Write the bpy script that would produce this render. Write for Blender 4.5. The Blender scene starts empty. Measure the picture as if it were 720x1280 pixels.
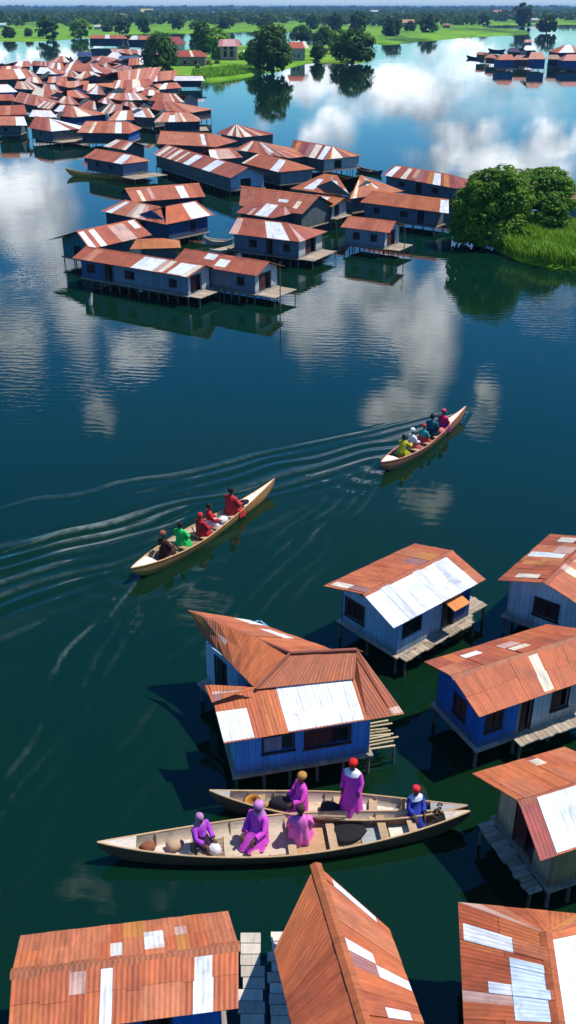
import bpy, bmesh, math, random
import numpy as np
from mathutils import Vector, Matrix
random.seed(7); rng = np.random.default_rng(7)
RAD = math.radians
sc = bpy.context.scene
COL = sc.collection

# ------------------------------------------------------------------ camera
CAM_H, FPX = 18.0, 1200.0
PITCH = math.atan(632 / FPX)
CP, SP = math.cos(PITCH), math.sin(PITCH)
cam_d = bpy.data.cameras.new('camera'); cam = bpy.data.objects.new('camera', cam_d); COL.objects.link(cam)
cam.location = (0, 0, CAM_H); cam.rotation_euler = (math.pi / 2 - PITCH, 0, 0)
cam_d.sensor_fit = 'VERTICAL'; cam_d.sensor_height = 36; cam_d.lens = 36 * FPX / 1280
cam_d.clip_start = .5; cam_d.clip_end = 40000
sc.camera = cam

def at(px, py, z=0.0):
    dx, dy = (px - 360) / FPX, (640 - py) / FPX
    r = Vector((dx, CP + dy * SP, -SP + dy * CP))
    k = (z - CAM_H) / r.z
    return Vector((r.x * k, r.y * k, z))
def proj(v):
    x, y, z = v[0], v[1], v[2] - CAM_H
    d = y * CP - z * SP
    return (360 + FPX * x / d, 640 - FPX * (y * SP + z * CP) / d)
def pxm(py):                       # photo pixels per metre at a water level row
    return (py - 8) * CP / CAM_H

# ------------------------------------------------------------------ mesh builder
class MB:
    def __init__(s):
        s.v = []; s.f = []; s.c = []; s.uv = []; s.smooth = []
    def face(s, pts, col=(.5, .5, .5), uvs=None, smooth=False):
        b = len(s.v); s.v.extend([tuple(p) for p in pts])
        s.f.append(tuple(range(b, b + len(pts)))); s.c.append(col)
        s.uv.append(uvs or [(p[0], p[1]) for p in pts]); s.smooth.append(smooth)
    def grid(s, rows, col=(.5, .5, .5), closed=False, smooth=True, cols=None):
        b = len(s.v); n = len(rows[0])
        for r in rows: s.v.extend([tuple(p) for p in r])
        for i in range(len(rows) - 1):
            for j in range(n if closed else n - 1):
                j2 = (j + 1) % n
                s.f.append((b + i * n + j, b + i * n + j2, b + (i + 1) * n + j2, b + (i + 1) * n + j))
                s.c.append(cols[i] if cols else col); s.smooth.append(smooth)
                s.uv.append([(j, i), (j + 1, i), (j + 1, i + 1), (j, i + 1)])
        return b
    def cap(s, ring, col=(.5, .5, .5), flip=False):
        s.face(list(reversed(ring)) if flip else ring, col)
    def hexa(s, p, col=(.5, .5, .5), uvs=None):      # p: 4 bottom, 4 top
        u = [(0, 0), (1, 0), (1, 1), (0, 1)]
        def ln(a, b): return (Vector(a) - Vector(b)).length
        for q in ((0, 3, 2, 1), (4, 5, 6, 7), (0, 1, 5, 4), (1, 2, 6, 5), (2, 3, 7, 6), (3, 0, 4, 7)):
            a = ln(p[q[0]], p[q[1]]); h = ln(p[q[1]], p[q[2]])
            s.face([p[i] for i in q], col, [(0, 0), (a, 0), (a, h), (0, h)])
    def box(s, c, size, col=(.5, .5, .5), ax=None):
        ux, uy = (Vector((1, 0, 0)), Vector((0, 1, 0))) if ax is None else ax
        uz = ux.cross(uy); c = Vector(c)
        hx, hy, hz = ux * size[0] / 2, uy * size[1] / 2, uz * size[2] / 2
        s.hexa([c - hx - hy - hz, c + hx - hy - hz, c + hx + hy - hz, c - hx + hy - hz,
                c - hx - hy + hz, c + hx - hy + hz, c + hx + hy + hz, c - hx + hy + hz], col)
    def tube(s, path, radii, col=(.5, .5, .5), n=6, caps=True):
        path = [Vector(p) for p in path]
        if not hasattr(radii, '__len__'): radii = [radii] * len(path)
        rows = []; ref = None
        for i, p in enumerate(path):
            d = (path[min(i + 1, len(path) - 1)] - path[max(i - 1, 0)]).normalized()
            if ref is None: ref = Vector((0, 0, 1)) if abs(d.z) < .9 else Vector((1, 0, 0))
            x = d.cross(ref).normalized(); y = x.cross(d).normalized()
            rows.append([p + (x * math.cos(2 * math.pi * k / n) + y * math.sin(2 * math.pi * k / n)) * radii[i] for k in range(n)])
        s.grid(rows, col, closed=True)
        if caps: s.cap(rows[0], col, True); s.cap(rows[-1], col)
    def build(s, name, mat, parent=None, loc=None, link=True):
        me = bpy.data.meshes.new(name)
        me.from_pydata(s.v, [], s.f)
        ca = me.attributes.new('Col', 'FLOAT_COLOR', 'FACE')
        arr = np.ones((len(s.f), 4), np.float32)
        arr[:, :3] = np.array(s.c, np.float32)[:, :3] if s.c else 1
        ca.data.foreach_set('color', arr.ravel())
        uvl = me.uv_layers.new(name='UVMap')
        uvl.data.foreach_set('uv', np.array([q for f in s.uv for q in f], np.float32).ravel())
        me.polygons.foreach_set('use_smooth', s.smooth)
        me.materials.append(mat); me.update()
        o = bpy.data.objects.new(name, me)
        if link: COL.objects.link(o)
        if parent is not None:
            o.parent = parent
            if loc is None:
                off = parent_off(parent)
                me.transform(Matrix.Translation(-off))
        if loc is not None: o.location = loc
        return o
def parent_off(p):
    off = Vector((0, 0, 0))
    while p is not None:
        off += Vector(p.location); p = p.parent
    return off
def tag(o, label=None, cat=None, group=None, kind=None):
    if label: o['label'] = label
    if cat: o['category'] = cat
    if group: o['group'] = group
    if kind: o['kind'] = kind
    return o
def empty(name, loc, label, cat, group=None, rotz=0):
    o = bpy.data.objects.new(name, None); o.empty_display_size = .3; COL.objects.link(o)
    o.location = loc; o.rotation_euler = (0, 0, rotz)
    return tag(o, label, cat, group)
def share(src, name, parent, loc, rotz=0, scale=None):     # a copy sharing its mesh
    c = src.copy(); COL.objects.link(c); c.name = name; c.parent = parent
    c.location = loc; c.rotation_euler = (0, 0, rotz)
    if scale: c.scale = scale
    return c

# ------------------------------------------------------------------ materials
class NT:
    def __init__(s, name, world=False):
        if world:
            s.m = bpy.data.worlds.new(name)
        else:
            s.m = bpy.data.materials.new(name)
        s.m.use_nodes = True; s.t = s.m.node_tree; s.t.nodes.clear()
        s.out = s.n('ShaderNodeOutputWorld' if world else 'ShaderNodeOutputMaterial')
    def n(s, typ, **kw):
        nd = s.t.nodes.new(typ)
        for k, v in kw.items(): setattr(nd, k, v)
        return nd
    def l(s, a, b): s.t.links.new(a, b)
    def set(s, sock, v):
        if isinstance(v, bpy.types.NodeSocket): s.l(v, sock)
        else: sock.default_value = v
    def math(s, op, a, b=None, c=None, clamp=False):
        nd = s.n('ShaderNodeMath', operation=op, use_clamp=clamp)
        s.set(nd.inputs[0], a)
        if b is not None: s.set(nd.inputs[1], b)
        if c is not None: s.set(nd.inputs[2], c)
        return nd.outputs[0]
    def vmath(s, op, a, b=None):
        nd = s.n('ShaderNodeVectorMath', operation=op)
        s.set(nd.inputs[0], a)
        if b is not None: s.set(nd.inputs[1], b)
        return nd.outputs[0]
    def noise(s, vec, scale, detail=3, rough=.55, dist=0):
        nd = s.n('ShaderNodeTexNoise')
        if vec is not None: s.l(vec, nd.inputs['Vector'])
        nd.inputs['Scale'].default_value = scale; nd.inputs['Detail'].default_value = detail
        nd.inputs['Roughness'].default_value = rough; nd.inputs['Distortion'].default_value = dist
        return nd.outputs['Fac']
    def mix(s, f, a, b, mode='MIX'):
        nd = s.n('ShaderNodeMix', data_type='RGBA', blend_type=mode)
        s.set(nd.inputs[0], f); s.set(nd.inputs[6], a); s.set(nd.inputs[7], b)
        return nd.outputs[2]
    def ss(s, x, a, b):
        nd = s.n('ShaderNodeMapRange', interpolation_type='SMOOTHSTEP')
        s.set(nd.inputs[0], x); nd.inputs[1].default_value = a; nd.inputs[2].default_value = b
        return nd.outputs[0]
    def mapping(s, vec, sc_=(1, 1, 1), rot=(0, 0, 0), loc=(0, 0, 0)):
        nd = s.n('ShaderNodeMapping'); s.l(vec, nd.inputs[0])
        nd.inputs['Scale'].default_value = sc_; nd.inputs['Rotation'].default_value = rot; nd.inputs['Location'].default_value = loc
        return nd.outputs[0]
    def princ(s, col, rough=.7, spec=.3, normal=None, metal=0):
        b = s.n('ShaderNodeBsdfPrincipled')
        s.set(b.inputs['Base Color'], col); s.set(b.inputs['Roughness'], rough)
        s.set(b.inputs['Specular IOR Level'], spec); s.set(b.inputs['Metallic'], metal)
        if normal is not None: s.l(normal, b.inputs['Normal'])
        s.l(b.outputs[0], s.out.inputs[0]); return b
    def bump(s, h, strength=.5, dist=.02, normal=None):
        nd = s.n('ShaderNodeBump'); s.l(h, nd.inputs['Height'])
        nd.inputs['Strength'].default_value = strength; nd.inputs['Distance'].default_value = dist
        if normal is not None: s.l(normal, nd.inputs['Normal'])
        return nd.outputs[0]

def rgb(r, g, b): return (r, g, b, 1)
M = {}
def mat_roof():
    t = NT('corrugated_sheet')
    a = t.n('ShaderNodeAttribute', attribute_name='Col').outputs['Color']
    uv = t.n('ShaderNodeTexCoord').outputs['UV']; ob = t.n('ShaderNodeTexCoord').outputs['Object']
    st = t.noise(t.mapping(uv, (2.6, .35, 1)), 2.2, 4, .6)          # streaks down the sheet
    bl = t.noise(ob, 1.1, 5, .62)
    fine = t.noise(t.mapping(uv, (9, 1.2, 1)), 3.0, 3, .6)
    k = t.math('ADD', t.math('MULTIPLY', st, 1.25), t.math('MULTIPLY', fine, .75))
    k = t.math('ADD', k, t.math('MULTIPLY', bl, .55))
    val = t.math('ADD', t.math('MULTIPLY', k, .98), -.24)
    c = t.mix(1.0, a, val, 'MULTIPLY')
    # rust bloom creeping over each sheet
    rustm = t.math('MULTIPLY', t.ss(t.noise(t.mapping(ob, (1, 1, 1), loc=(3, 9, 1)), 2.4, 6, .65), .56, .72), .55)
    c2 = t.mix(rustm, c, t.mix(.35, rgb(.26, .075, .028), c))
    brn = t.math('MULTIPLY', t.ss(t.noise(t.mapping(ob, loc=(11, 3, 5)), .9, 5, .62), .50, .66), .5)
    c2 = t.mix(brn, c2, t.mix(1.0, c2, rgb(.62, .70, .85), 'MULTIPLY'))
    pale = t.math('MULTIPLY', t.ss(t.noise(t.mapping(uv, (1.6, .5, 1), loc=(7, 2, 0)), 1.7, 5, .7), .64, .80), .22)
    grime = t.math('MULTIPLY', t.ss(t.noise(t.mapping(uv, (2.2, .5, 1), loc=(1, 8, 0)), 2.6, 6, .68), .50, .74), .38)
    c2 = t.mix(grime, c2, t.mix(.5, c2, rgb(.20, .10, .06)))
    c3 = t.mix(pale, c2, rgb(.46, .27, .19))
    sx = t.n('ShaderNodeSeparateXYZ'); t.l(uv, sx.inputs[0])
    w = t.math('SINE', t.math('MULTIPLY', sx.outputs[0], 2 * math.pi / .10))
    nb = t.bump(w, .30, .013)
    nb = t.bump(t.noise(ob, 3.0, 2), .25, .05, nb)
    t.princ(c3, t.math('ADD', t.math('MULTIPLY', bl, .3), .42), .28, nb)
    return t.m
def mat_wall():
    t = NT('painted_boards')
    a = t.n('ShaderNodeAttribute', attribute_name='Col').outputs['Color']
    uv = t.n('ShaderNodeTexCoord').outputs['UV']; ob = t.n('ShaderNodeTexCoord').outputs['Object']
    sx = t.n('ShaderNodeSeparateXYZ'); t.l(uv, sx.inputs[0])
    fr = t.math('FRACT', t.math('MULTIPLY', sx.outputs[0], 1 / .17))
    seam = t.math('ADD', t.math('LESS_THAN', fr, .07), 0)
    idx = t.n('ShaderNodeTexWhiteNoise', noise_dimensions='1D'); t.l(t.math('FLOOR', t.math('MULTIPLY', sx.outputs[0], 1 / .17)), idx.inputs['W'])
    d = t.noise(ob, 1.3, 5, .65); st = t.noise(t.mapping(uv, (7, .6, 1)), 1.6, 4, .6)
    v = t.math('ADD', t.math('ADD', t.math('MULTIPLY', d, .6), t.math('MULTIPLY', st, .6)), t.math('ADD', .28, t.math('MULTIPLY', idx.outputs[0], .22)))
    c = t.mix(1.0, a, v, 'MULTIPLY')
    c = t.mix(t.math('MULTIPLY', t.ss(t.noise(t.mapping(uv, (3, 1, 1), loc=(5, 5, 0)), 2.0, 6, .7), .58, .74), .35), c, rgb(.2, .17, .14))
    c = t.mix(t.math('MULTIPLY', seam, .5), c, rgb(.02, .02, .02))
    oz = t.n('ShaderNodeSeparateXYZ'); t.l(ob, oz.inputs[0])
    tide = t.ss(t.math('SUBTRACT', t.math('ADD', oz.outputs[2], t.math('MULTIPLY', t.noise(t.mapping(uv, (4, .4, 1)), 2.0, 4, .6), -.5)), 0), .75, .45)
    c = t.mix(t.math('MULTIPLY', tide, .55), c, rgb(.085, .075, .058))
    nb = t.bump(t.math('SUBTRACT', 1, seam), .5, .01)
    t.princ(c, .75, .2, nb); return t.m
def mat_wood(name='weathered_wood', rough=.8, grain=(14, 1.2, 14)):
    t = NT(name)
    a = t.n('ShaderNodeAttribute', attribute_name='Col').outputs['Color']
    ob = t.n('ShaderNodeTexCoord').outputs['Object']
    g = t.noise(t.mapping(ob, grain), 1.4, 4, .6); d = t.noise(ob, 1.7, 4, .6)
    v = t.math('ADD', t.math('ADD', t.math('MULTIPLY', g, .75), t.math('MULTIPLY', d, .6)), .32)
    c = t.mix(1.0, a, v, 'MULTIPLY')
    c = t.mix(t.math('MULTIPLY', t.ss(t.noise(t.mapping(ob, (1, 1, 1), loc=(4, 4, 4)), 3.1, 5, .65), .58, .72), .4), c, rgb(.09, .065, .045))
    t.princ(c, rough, .2, t.bump(g, .3, .01)); return t.m
def mat_cloth():
    t = NT('cloth')
    a = t.n('ShaderNodeAttribute', attribute_name='Col').outputs['Color']
    ob = t.n('ShaderNodeTexCoord').outputs['Object']
    d = t.noise(ob, 9, 3, .6)
    c = t.mix(1.0, a, t.math('ADD', t.math('MULTIPLY', d, .5), .75), 'MULTIPLY')
    b = t.princ(c, .85, .15, t.bump(t.noise(t.mapping(ob, (1, 1, .35)), 14, 2), .35, .02)); return t.m
def mat_skin():
    t = NT('skin'); ob = t.n('ShaderNodeTexCoord').outputs['Object']
    c = t.mix(t.noise(ob, 12, 3), rgb(.07, .032, .018), rgb(.12, .055, .032)); t.princ(c, .5, .35); return t.m
def mat_leaf(name, c1, c2, c3):
    t = NT(name)
    a = t.n('ShaderNodeAttribute', attribute_name='Col'); ob = t.n('ShaderNodeTexCoord').outputs['Object']
    sx = t.n('ShaderNodeSeparateXYZ'); t.l(a.outputs['Color'], sx.inputs[0])
    oi = t.n('ShaderNodeObjectInfo').outputs['Random']
    c = t.mix(t.ss(t.noise(ob, .8, 3), .35, .65), c1, c2)
    c = t.mix(t.math('MULTIPLY', sx.outputs[0], .75), c, c3)
    c = t.mix(1.0, c, t.math('ADD', t.math('MULTIPLY', oi, .45), .72), 'MULTIPLY')
    b = t.n('ShaderNodeBsdfPrincipled'); t.l(c, b.inputs['Base Color']); b.inputs['Roughness'].default_value = .6
    b.inputs['Specular IOR Level'].default_value = .25
    tr = t.n('ShaderNodeBsdfTranslucent'); t.l(t.mix(.5, c, rgb(.10, .16, .01)), tr.inputs['Color'])
    mx = t.n('ShaderNodeMixShader'); mx.inputs[0].default_value = .38
    t.l(b.outputs[0], mx.inputs[1]); t.l(tr.outputs[0], mx.inputs[2]); t.l(mx.outputs[0], t.out.inputs[0])
    return t.m
def mat_plain(name, col, rough=.7, spec=.2, var=.5, scale=4):
    t = NT(name); ob = t.n('ShaderNodeTexCoord').outputs['Object']
    d = t.noise(ob, scale, 4, .6)
    c = t.mix(1.0, col, t.math('ADD', t.math('MULTIPLY', d, 2 * var), 1 - var), 'MULTIPLY')
    t.princ(c, rough, spec); return t.m
def mat_land():
    t = NT('grassland'); g = t.n('ShaderNodeNewGeometry').outputs['Position']
    n1 = t.noise(g, .035, 5, .6); n2 = t.noise(t.mapping(g, (1, .25, 1)), .02, 4, .6); n3 = t.noise(g, .6, 4, .6)
    c = t.mix(t.ss(n1, .38, .62), rgb(.085, .23, .010), rgb(.17, .33, .018))
    c = t.mix(t.ss(n2, .52, .66), c, rgb(.03, .085, .012))
    c = t.mix(t.math('MULTIPLY', t.ss(n3, .5, .7), .5), c, rgb(.15, .21, .03))
    t.princ(c, .9, .1, t.bump(n3, .6, .3)); return t.m
M['roof'] = mat_roof(); M['wall'] = mat_wall(); M['wood'] = mat_wood()
M['boat'] = mat_wood('boat_wood', .6, (3, 12, 12)); M['cloth'] = mat_cloth(); M['skin'] = mat_skin()
M['leaf_bright'] = mat_leaf('leaves_bright', rgb(.066, .23, .010), rgb(.140, .33, .012), rgb(.28, .44, .02))
M['leaf_dark'] = mat_leaf('leaves_dark', rgb(.022, .085, .010), rgb(.046, .14, .012), rgb(.11, .23, .018))
M['leaf_far'] = mat_leaf('leaves_far', rgb(.012, .055, .016), rgb(.030, .090, .016), rgb(.07, .16, .02))
M['leaf_yellow'] = mat_leaf('leaves_yellow', rgb(.10, .16, .015), rgb(.18, .22, .02), rgb(.26, .26, .04))
M['bark'] = mat_wood('bark', .9, (10, 10, 2))
M['dark'] = mat_plain('dark_opening', rgb(.012, .010, .010), .8, .1)
M['shutter'] = mat_plain('shutter_boards', rgb(.055, .022, .018), .7, .2)
M['land'] = mat_land()
# palette (linear albedo)
RUST = [(.46, .118, .040), (.42, .104, .038), (.48, .132, .044), (.38, .088, .034), (.44, .112, .042), (.45, .140, .060)]
VPAL = [(.40, .118, .055), (.35, .095, .046), (.43, .145, .075), (.31, .080, .042), (.38, .108, .055), (.46, .18, .10)]
GOLD = (.48, .18, .045); RED = (.25, .045, .030); PURP = (.30, .13, .12)
WHITE = (.66, .675, .69); CREAM = (.66, .56, .42); ZINC = (.50, .54, .60); PINK = (.50, .30, .24); ICE = (.60, .70, .76)
BLUE = (.018, .095, .30); NAVY = (.030, .050, .075); SKY = (.17, .34, .52); GREYB = (.24, .29, .31); PALE = (.50, .54, .56)
TEAL = (.05, .17, .19); TAN = (.30, .185, .085); SLATE = (.095, .120, .125); BROWN = (.13, .07, .045); OFFW = (.55, .52, .47); BEIGE = (.36, .27, .17)
DECK = (.36, .29, .215); POST = (.13, .105, .085)
# ------------------------------------------------------------------ house kit
def fit(A, B, R1, R2, ze, t=.40, F=None):
    """eave A-B and ridge R1-R2 as seen in the photo -> a real hut: frame on the water plane, width, ridge height"""
    a, b = at(*A, ze), at(*B, ze)
    u = (b - a); L = u.length; u = u / L; n = Vector((-u.y, u.x, 0))
    mx, my = (R1[0] + R2[0]) / 2, (R1[1] + R2[1]) / 2
    def solve(t):
        def f(hd):
            p, q = proj(a + n * hd + Vector((0, 0, t * hd))), proj(b + n * hd + Vector((0, 0, t * hd)))
            dx, dy = q[0] - p[0], q[1] - p[1]; l = math.hypot(dx, dy)
            return ((mx - p[0]) * dy - (my - p[1]) * dx) / l
        f0 = f(.05); lo = .05; hi = None; x = .05
        while x < 14:
            x += .1
            if f(x) * f0 <= 0: hi = x; lo = x - .1; break
        if hi is None: return 1.5
        for _ in range(30):
            m = (lo + hi) / 2
            if f(m) * f0 <= 0: hi = m
            else: lo = m
        return hi
    if F is not None:
        best = None
        for k in range(20, 100, 2):
            tt = k / 100; hd = solve(tt)
            q = proj(a + n * 2 * hd); q2 = proj(b + n * 2 * hd)
            dx, dy = q2[0] - q[0], q2[1] - q[1]; l = math.hypot(dx, dy)
            e = abs(((F[0] - q[0]) * dy - (F[1] - q[1]) * dx) / l)
            if best is None or e < best[0]: best = (e, tt, hd)
        t, hd = best[1], best[2]
    else: hd = solve(t)
    zr = ze + t * hd
    s1 = (at(*R1, zr) - a).dot(u); s2 = (at(*R2, zr) - a).dot(u)
    return dict(a=a, u=u, n=n, L=L, hd=hd, h=t * hd, t=t, ze=ze, s1=s1, s2=s2)

def lerp(a, b, k): return a + (b - a) * k
def slope(mb, P00, P10, P11, P01, sheet=.75, rows=2, whites=(), pal=None, th=.02, rnd=None, gold=.12, lift=0.0):
    """a pitched face laid with overlapping sheets; P00-P10 eave, P01-P11 ridge; whites = (u0,u1,v0,v1,colour)"""
    rnd = rnd or random; pal = pal or RUST
    P00, P10, P11, P01 = map(Vector, (P00, P10, P11, P01))
    L = max((P10 - P00).length, (P11 - P01).length); S = max((P01 - P00).length, .1)
    nrm = (P10 - P00).cross(P01 - P00)
    if nrm.length < 1e-6: nrm = (P10 - P00).cross(P11 - P00)
    nrm.normalize()
    if nrm.z < 0: nrm = -nrm
    nc = max(2, round(L / sheet))
    us = [i / nc for i in range(nc + 1)]
    for w in whites:
        for e in (w[0], w[1]):
            us = [x for x in us if x in (0, 1) or abs(x - e) > .4 / nc]
            if 0 < e < 1: us.append(e)
    for w in whites:
        if w[3] - w[2] > .75 and w[1] - w[0] < 1: us = [x for x in us if not (w[0] + 1e-4 < x < w[1] - 1e-4)]
    us = sorted(set(us))
    def pt(u, v): return lerp(lerp(P00, P10, u), lerp(P01, P11, u), v)
    tone = rnd.choice(pal)
    for i in range(len(us) - 1):
        u0, u1 = us[i], us[i + 1]; uc = (u0 + u1) / 2
        vs = {0.0, 1.0}
        loc = [w for w in whites if w[0] <= uc <= w[1]]
        for w in loc: vs.update((w[2], w[3]))
        if rows > 1 and not any(w[3] - w[2] > .75 for w in loc):
            for r in range(1, rows):
                v = r / rows + (rnd.random() - .5) * .12
                if all(abs(v - x) > .12 for x in vs): vs.add(v)
        vs = sorted(vs)
        for j in range(len(vs) - 1):
            v0, v1 = vs[j], vs[j + 1]; vc = (v0 + v1) / 2
            col = None
            for w in loc:
                if w[2] <= vc <= w[3]: col = w[4]
            if col is None:
                r = rnd.random()
                col = GOLD if r < gold * (.5 if pal is not VPAL else .1) else PURP if r < gold * (.8 if pal is not VPAL else .3) else PINK if r < gold else rnd.choice(pal) if r < .55 else tone
                k = .92 + rnd.random() * .14
                col = tuple(x * k for x in col)
            e = .012 / max(L, .1); o = lift + (i % 2) * .007 + j * .009 + rnd.random() * .004
            ov = .04 / S if j < len(vs) - 2 else 0
            ua, ub = (u0 - e if i else u0), (u1 + e if i < len(us) - 2 else u1)
            q = [pt(ua, v0), pt(ub, v0), pt(ub, min(1, v1 + ov)), pt(ua, min(1, v1 + ov))]
            lo = [p + nrm * o for p in q]; hi = [p + nrm * (o + th) for p in q]
            uvt = [(ua * L, v0 * S), (ub * L, v0 * S), (ub * L, v1 * S), (ua * L, v1 * S)]
            off = rnd.random() * 40
            uvt = [(x, y + off) for x, y in uvt]
            if (q[2] - q[3]).length < 1e-3:
                mb.face([hi[0], hi[1], hi[2]], col, uvt[:3]); mb.face([lo[0], lo[2], lo[1]], col, uvt[:3])
            elif (q[0] - q[1]).length < 1e-3:
                mb.face([hi[0], hi[2], hi[3]], col, uvt[1:]); mb.face([lo[0], lo[3], lo[2]], col, uvt[1:])
            else:
                mb.face(hi, col, uvt); mb.face(lo[::-1], col, uvt[::-1])
            for k in range(4):
                k2 = (k + 1) % 4
                if (q[k] - q[k2]).length < 1e-3: continue
                mb.face([lo[k], lo[k2], hi[k2], hi[k]], col, [uvt[k], uvt[k2], uvt[k2], uvt[k]])

def wall_side(mb, o, u, out, L, z0, z1, holes=(), segs=None, col=GREYB, th=.06):
    """a board wall with real openings; holes = (x0,x1,za,zb); segs = (x0,x1,colour)"""
    def c_at(x):
        for s in segs or ():
            if s[0] <= x <= s[1]: return s[2]
        return col
    xs = {0.0, L}
    for h in holes: xs.update((max(0, h[0]), min(L, h[1])))
    for s in segs or ():
        for e in s[:2]:
            if 0 < e < L: xs.add(e)
    xs = sorted(xs)
    def block(xa, xb, za, zb, c):
        if xb - xa < .01 or zb - za < .01: return
        p = []
        for z in (za, zb):
            for (x, d) in ((xa, -th), (xb, -th), (xb, 0), (xa, 0)):
                q = o + u * x + out * d; p.append(Vector((q.x, q.y, z)))
        uv = [(xa, za), (xb, za), (xb, zb), (xa, zb)]
        mb.face([p[3], p[2], p[6], p[7]], c, uv); mb.face([p[1], p[0], p[4], p[5]], c, uv)
        mb.face([p[0], p[3], p[7], p[4]], c, [(0, za), (th, za), (th, zb), (0, zb)]); mb.face([p[2], p[1], p[5], p[6]], c, [(0, za), (th, za), (th, zb), (0, zb)])
        mb.face([p[4], p[7], p[6], p[5]], c, uv); mb.face([p[0], p[1], p[2], p[3]], c, uv)
    for i in range(len(xs) - 1):
        xa, xb = xs[i], xs[i + 1]; xc = (xa + xb) / 2
        hs = sorted([h for h in holes if h[0] < xc < h[1]], key=lambda h: h[2]); z = z0
        for h in hs: block(xa, xb, z, h[2], c_at(xc)); z = h[3]
        block(xa, xb, z, z1, c_at(xc))

def window_parts(root, o, u, out, x0, x1, z0, z1, kind, frame_col, panel_col, full=True):
    """frame as the part, shutter or door leaf as its sub-part, set back in the opening"""
    mb = MB(); up = Vector((0, 0, 1)); f = .05
    def bx(xa, xb, za, zb, d0, d1, m, c):
        cpt = o + u * ((xa + xb) / 2) + out * ((d0 + d1) / 2); cpt.z = (za + zb) / 2
        m.box(cpt, (xb - xa, abs(d1 - d0), zb - za), c, (u, -out))
    bx(x0 - f, x0, z0, z1, -.02, .025, mb, frame_col); bx(x1, x1 + f, z0, z1, -.02, .025, mb, frame_col)
    bx(x0 - f, x1 + f, z1, z1 + f, -.02, .028, mb, frame_col)
    if kind != 'door': bx(x0 - f - .02, x1 + f + .02, z0 - f, z0, -.02, .05, mb, frame_col)
    w = mb.build('door' if kind == 'door' else 'window', M['wall'], root)
    s = MB()
    if kind == 'shutter':       # one leaf shut, one leaf open a hand wide
        xm = (x0 + x1) / 2
        bx(x0 + .01, xm - .01, z0 + .01, z1 - .01, -.05, -.025, s, panel_col)
        bx(xm + .03, x1 - .01, z0 + .01, z1 - .01, -.055, -.03, s, panel_col)
        s.build('shutter', M['wall'], w)
    elif kind == 'half':
        xm = x0 + (x1 - x0) * .62
        bx(x0 + .01, xm, z0 + .01, z1 - .01, -.05, -.025, s, panel_col)
        s.build('shutter', M['wall'], w)
    elif kind == 'door':
        bx(x0 + .01, x0 + (x1 - x0) * .55, z0 + .01, z1 - .01, -.06, -.03, s, panel_col)
        s.build('door_leaf', M['wall'], w)
    elif kind == 'bars':
        nb = max(2, int((x1 - x0) / .18))
        for i in range(1, nb):
            x = x0 + (x1 - x0) * i / nb
            bx(x - .012, x + .012, z0, z1, -.045, -.02, s, panel_col)
        s.build('bars', M['wall'], w)
    return w

def stilts(root, pts, zf, r=.045, depth=.9, wob=.04):
    for (x, y) in pts:
        m = MB(); dx, dy = (random.random() - .5) * wob * 2, (random.random() - .5) * wob * 2
        kk = .75 + random.random() * .6; m.tube([(x + dx, y + dy, -depth), (x + dx * .5, y + dy * .5, zf * .5), (x, y, zf - .11)], [r, r * .95, r * .85], tuple(c * kk for c in POST), 6)
        m.build('stilt', M['wood'], root)

def planks(mb, o, u, v, L, W, z, pw=.16, th=.035, col=DECK, gap=.012, rag=.0, rnd=random):
    """boards laid across: each runs along v (W long), stacked along u (L)"""
    k = max(1, int(L / pw)); pw = L / k
    for i in range(k):
        kk = .72 + rnd.random() * .5; c = tuple(x * kk for x in col)
        w0 = (rnd.random() - .5) * rag; w1 = (rnd.random() - .5) * rag
        q = o + u * (i + .5) * pw + v * (W / 2 + (w0 + w1) / 2)
        mb.box((q.x, q.y, z + (rnd.random() - .5) * .006), (pw - gap, W + w1 - w0, th), c, (u, v))

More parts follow.
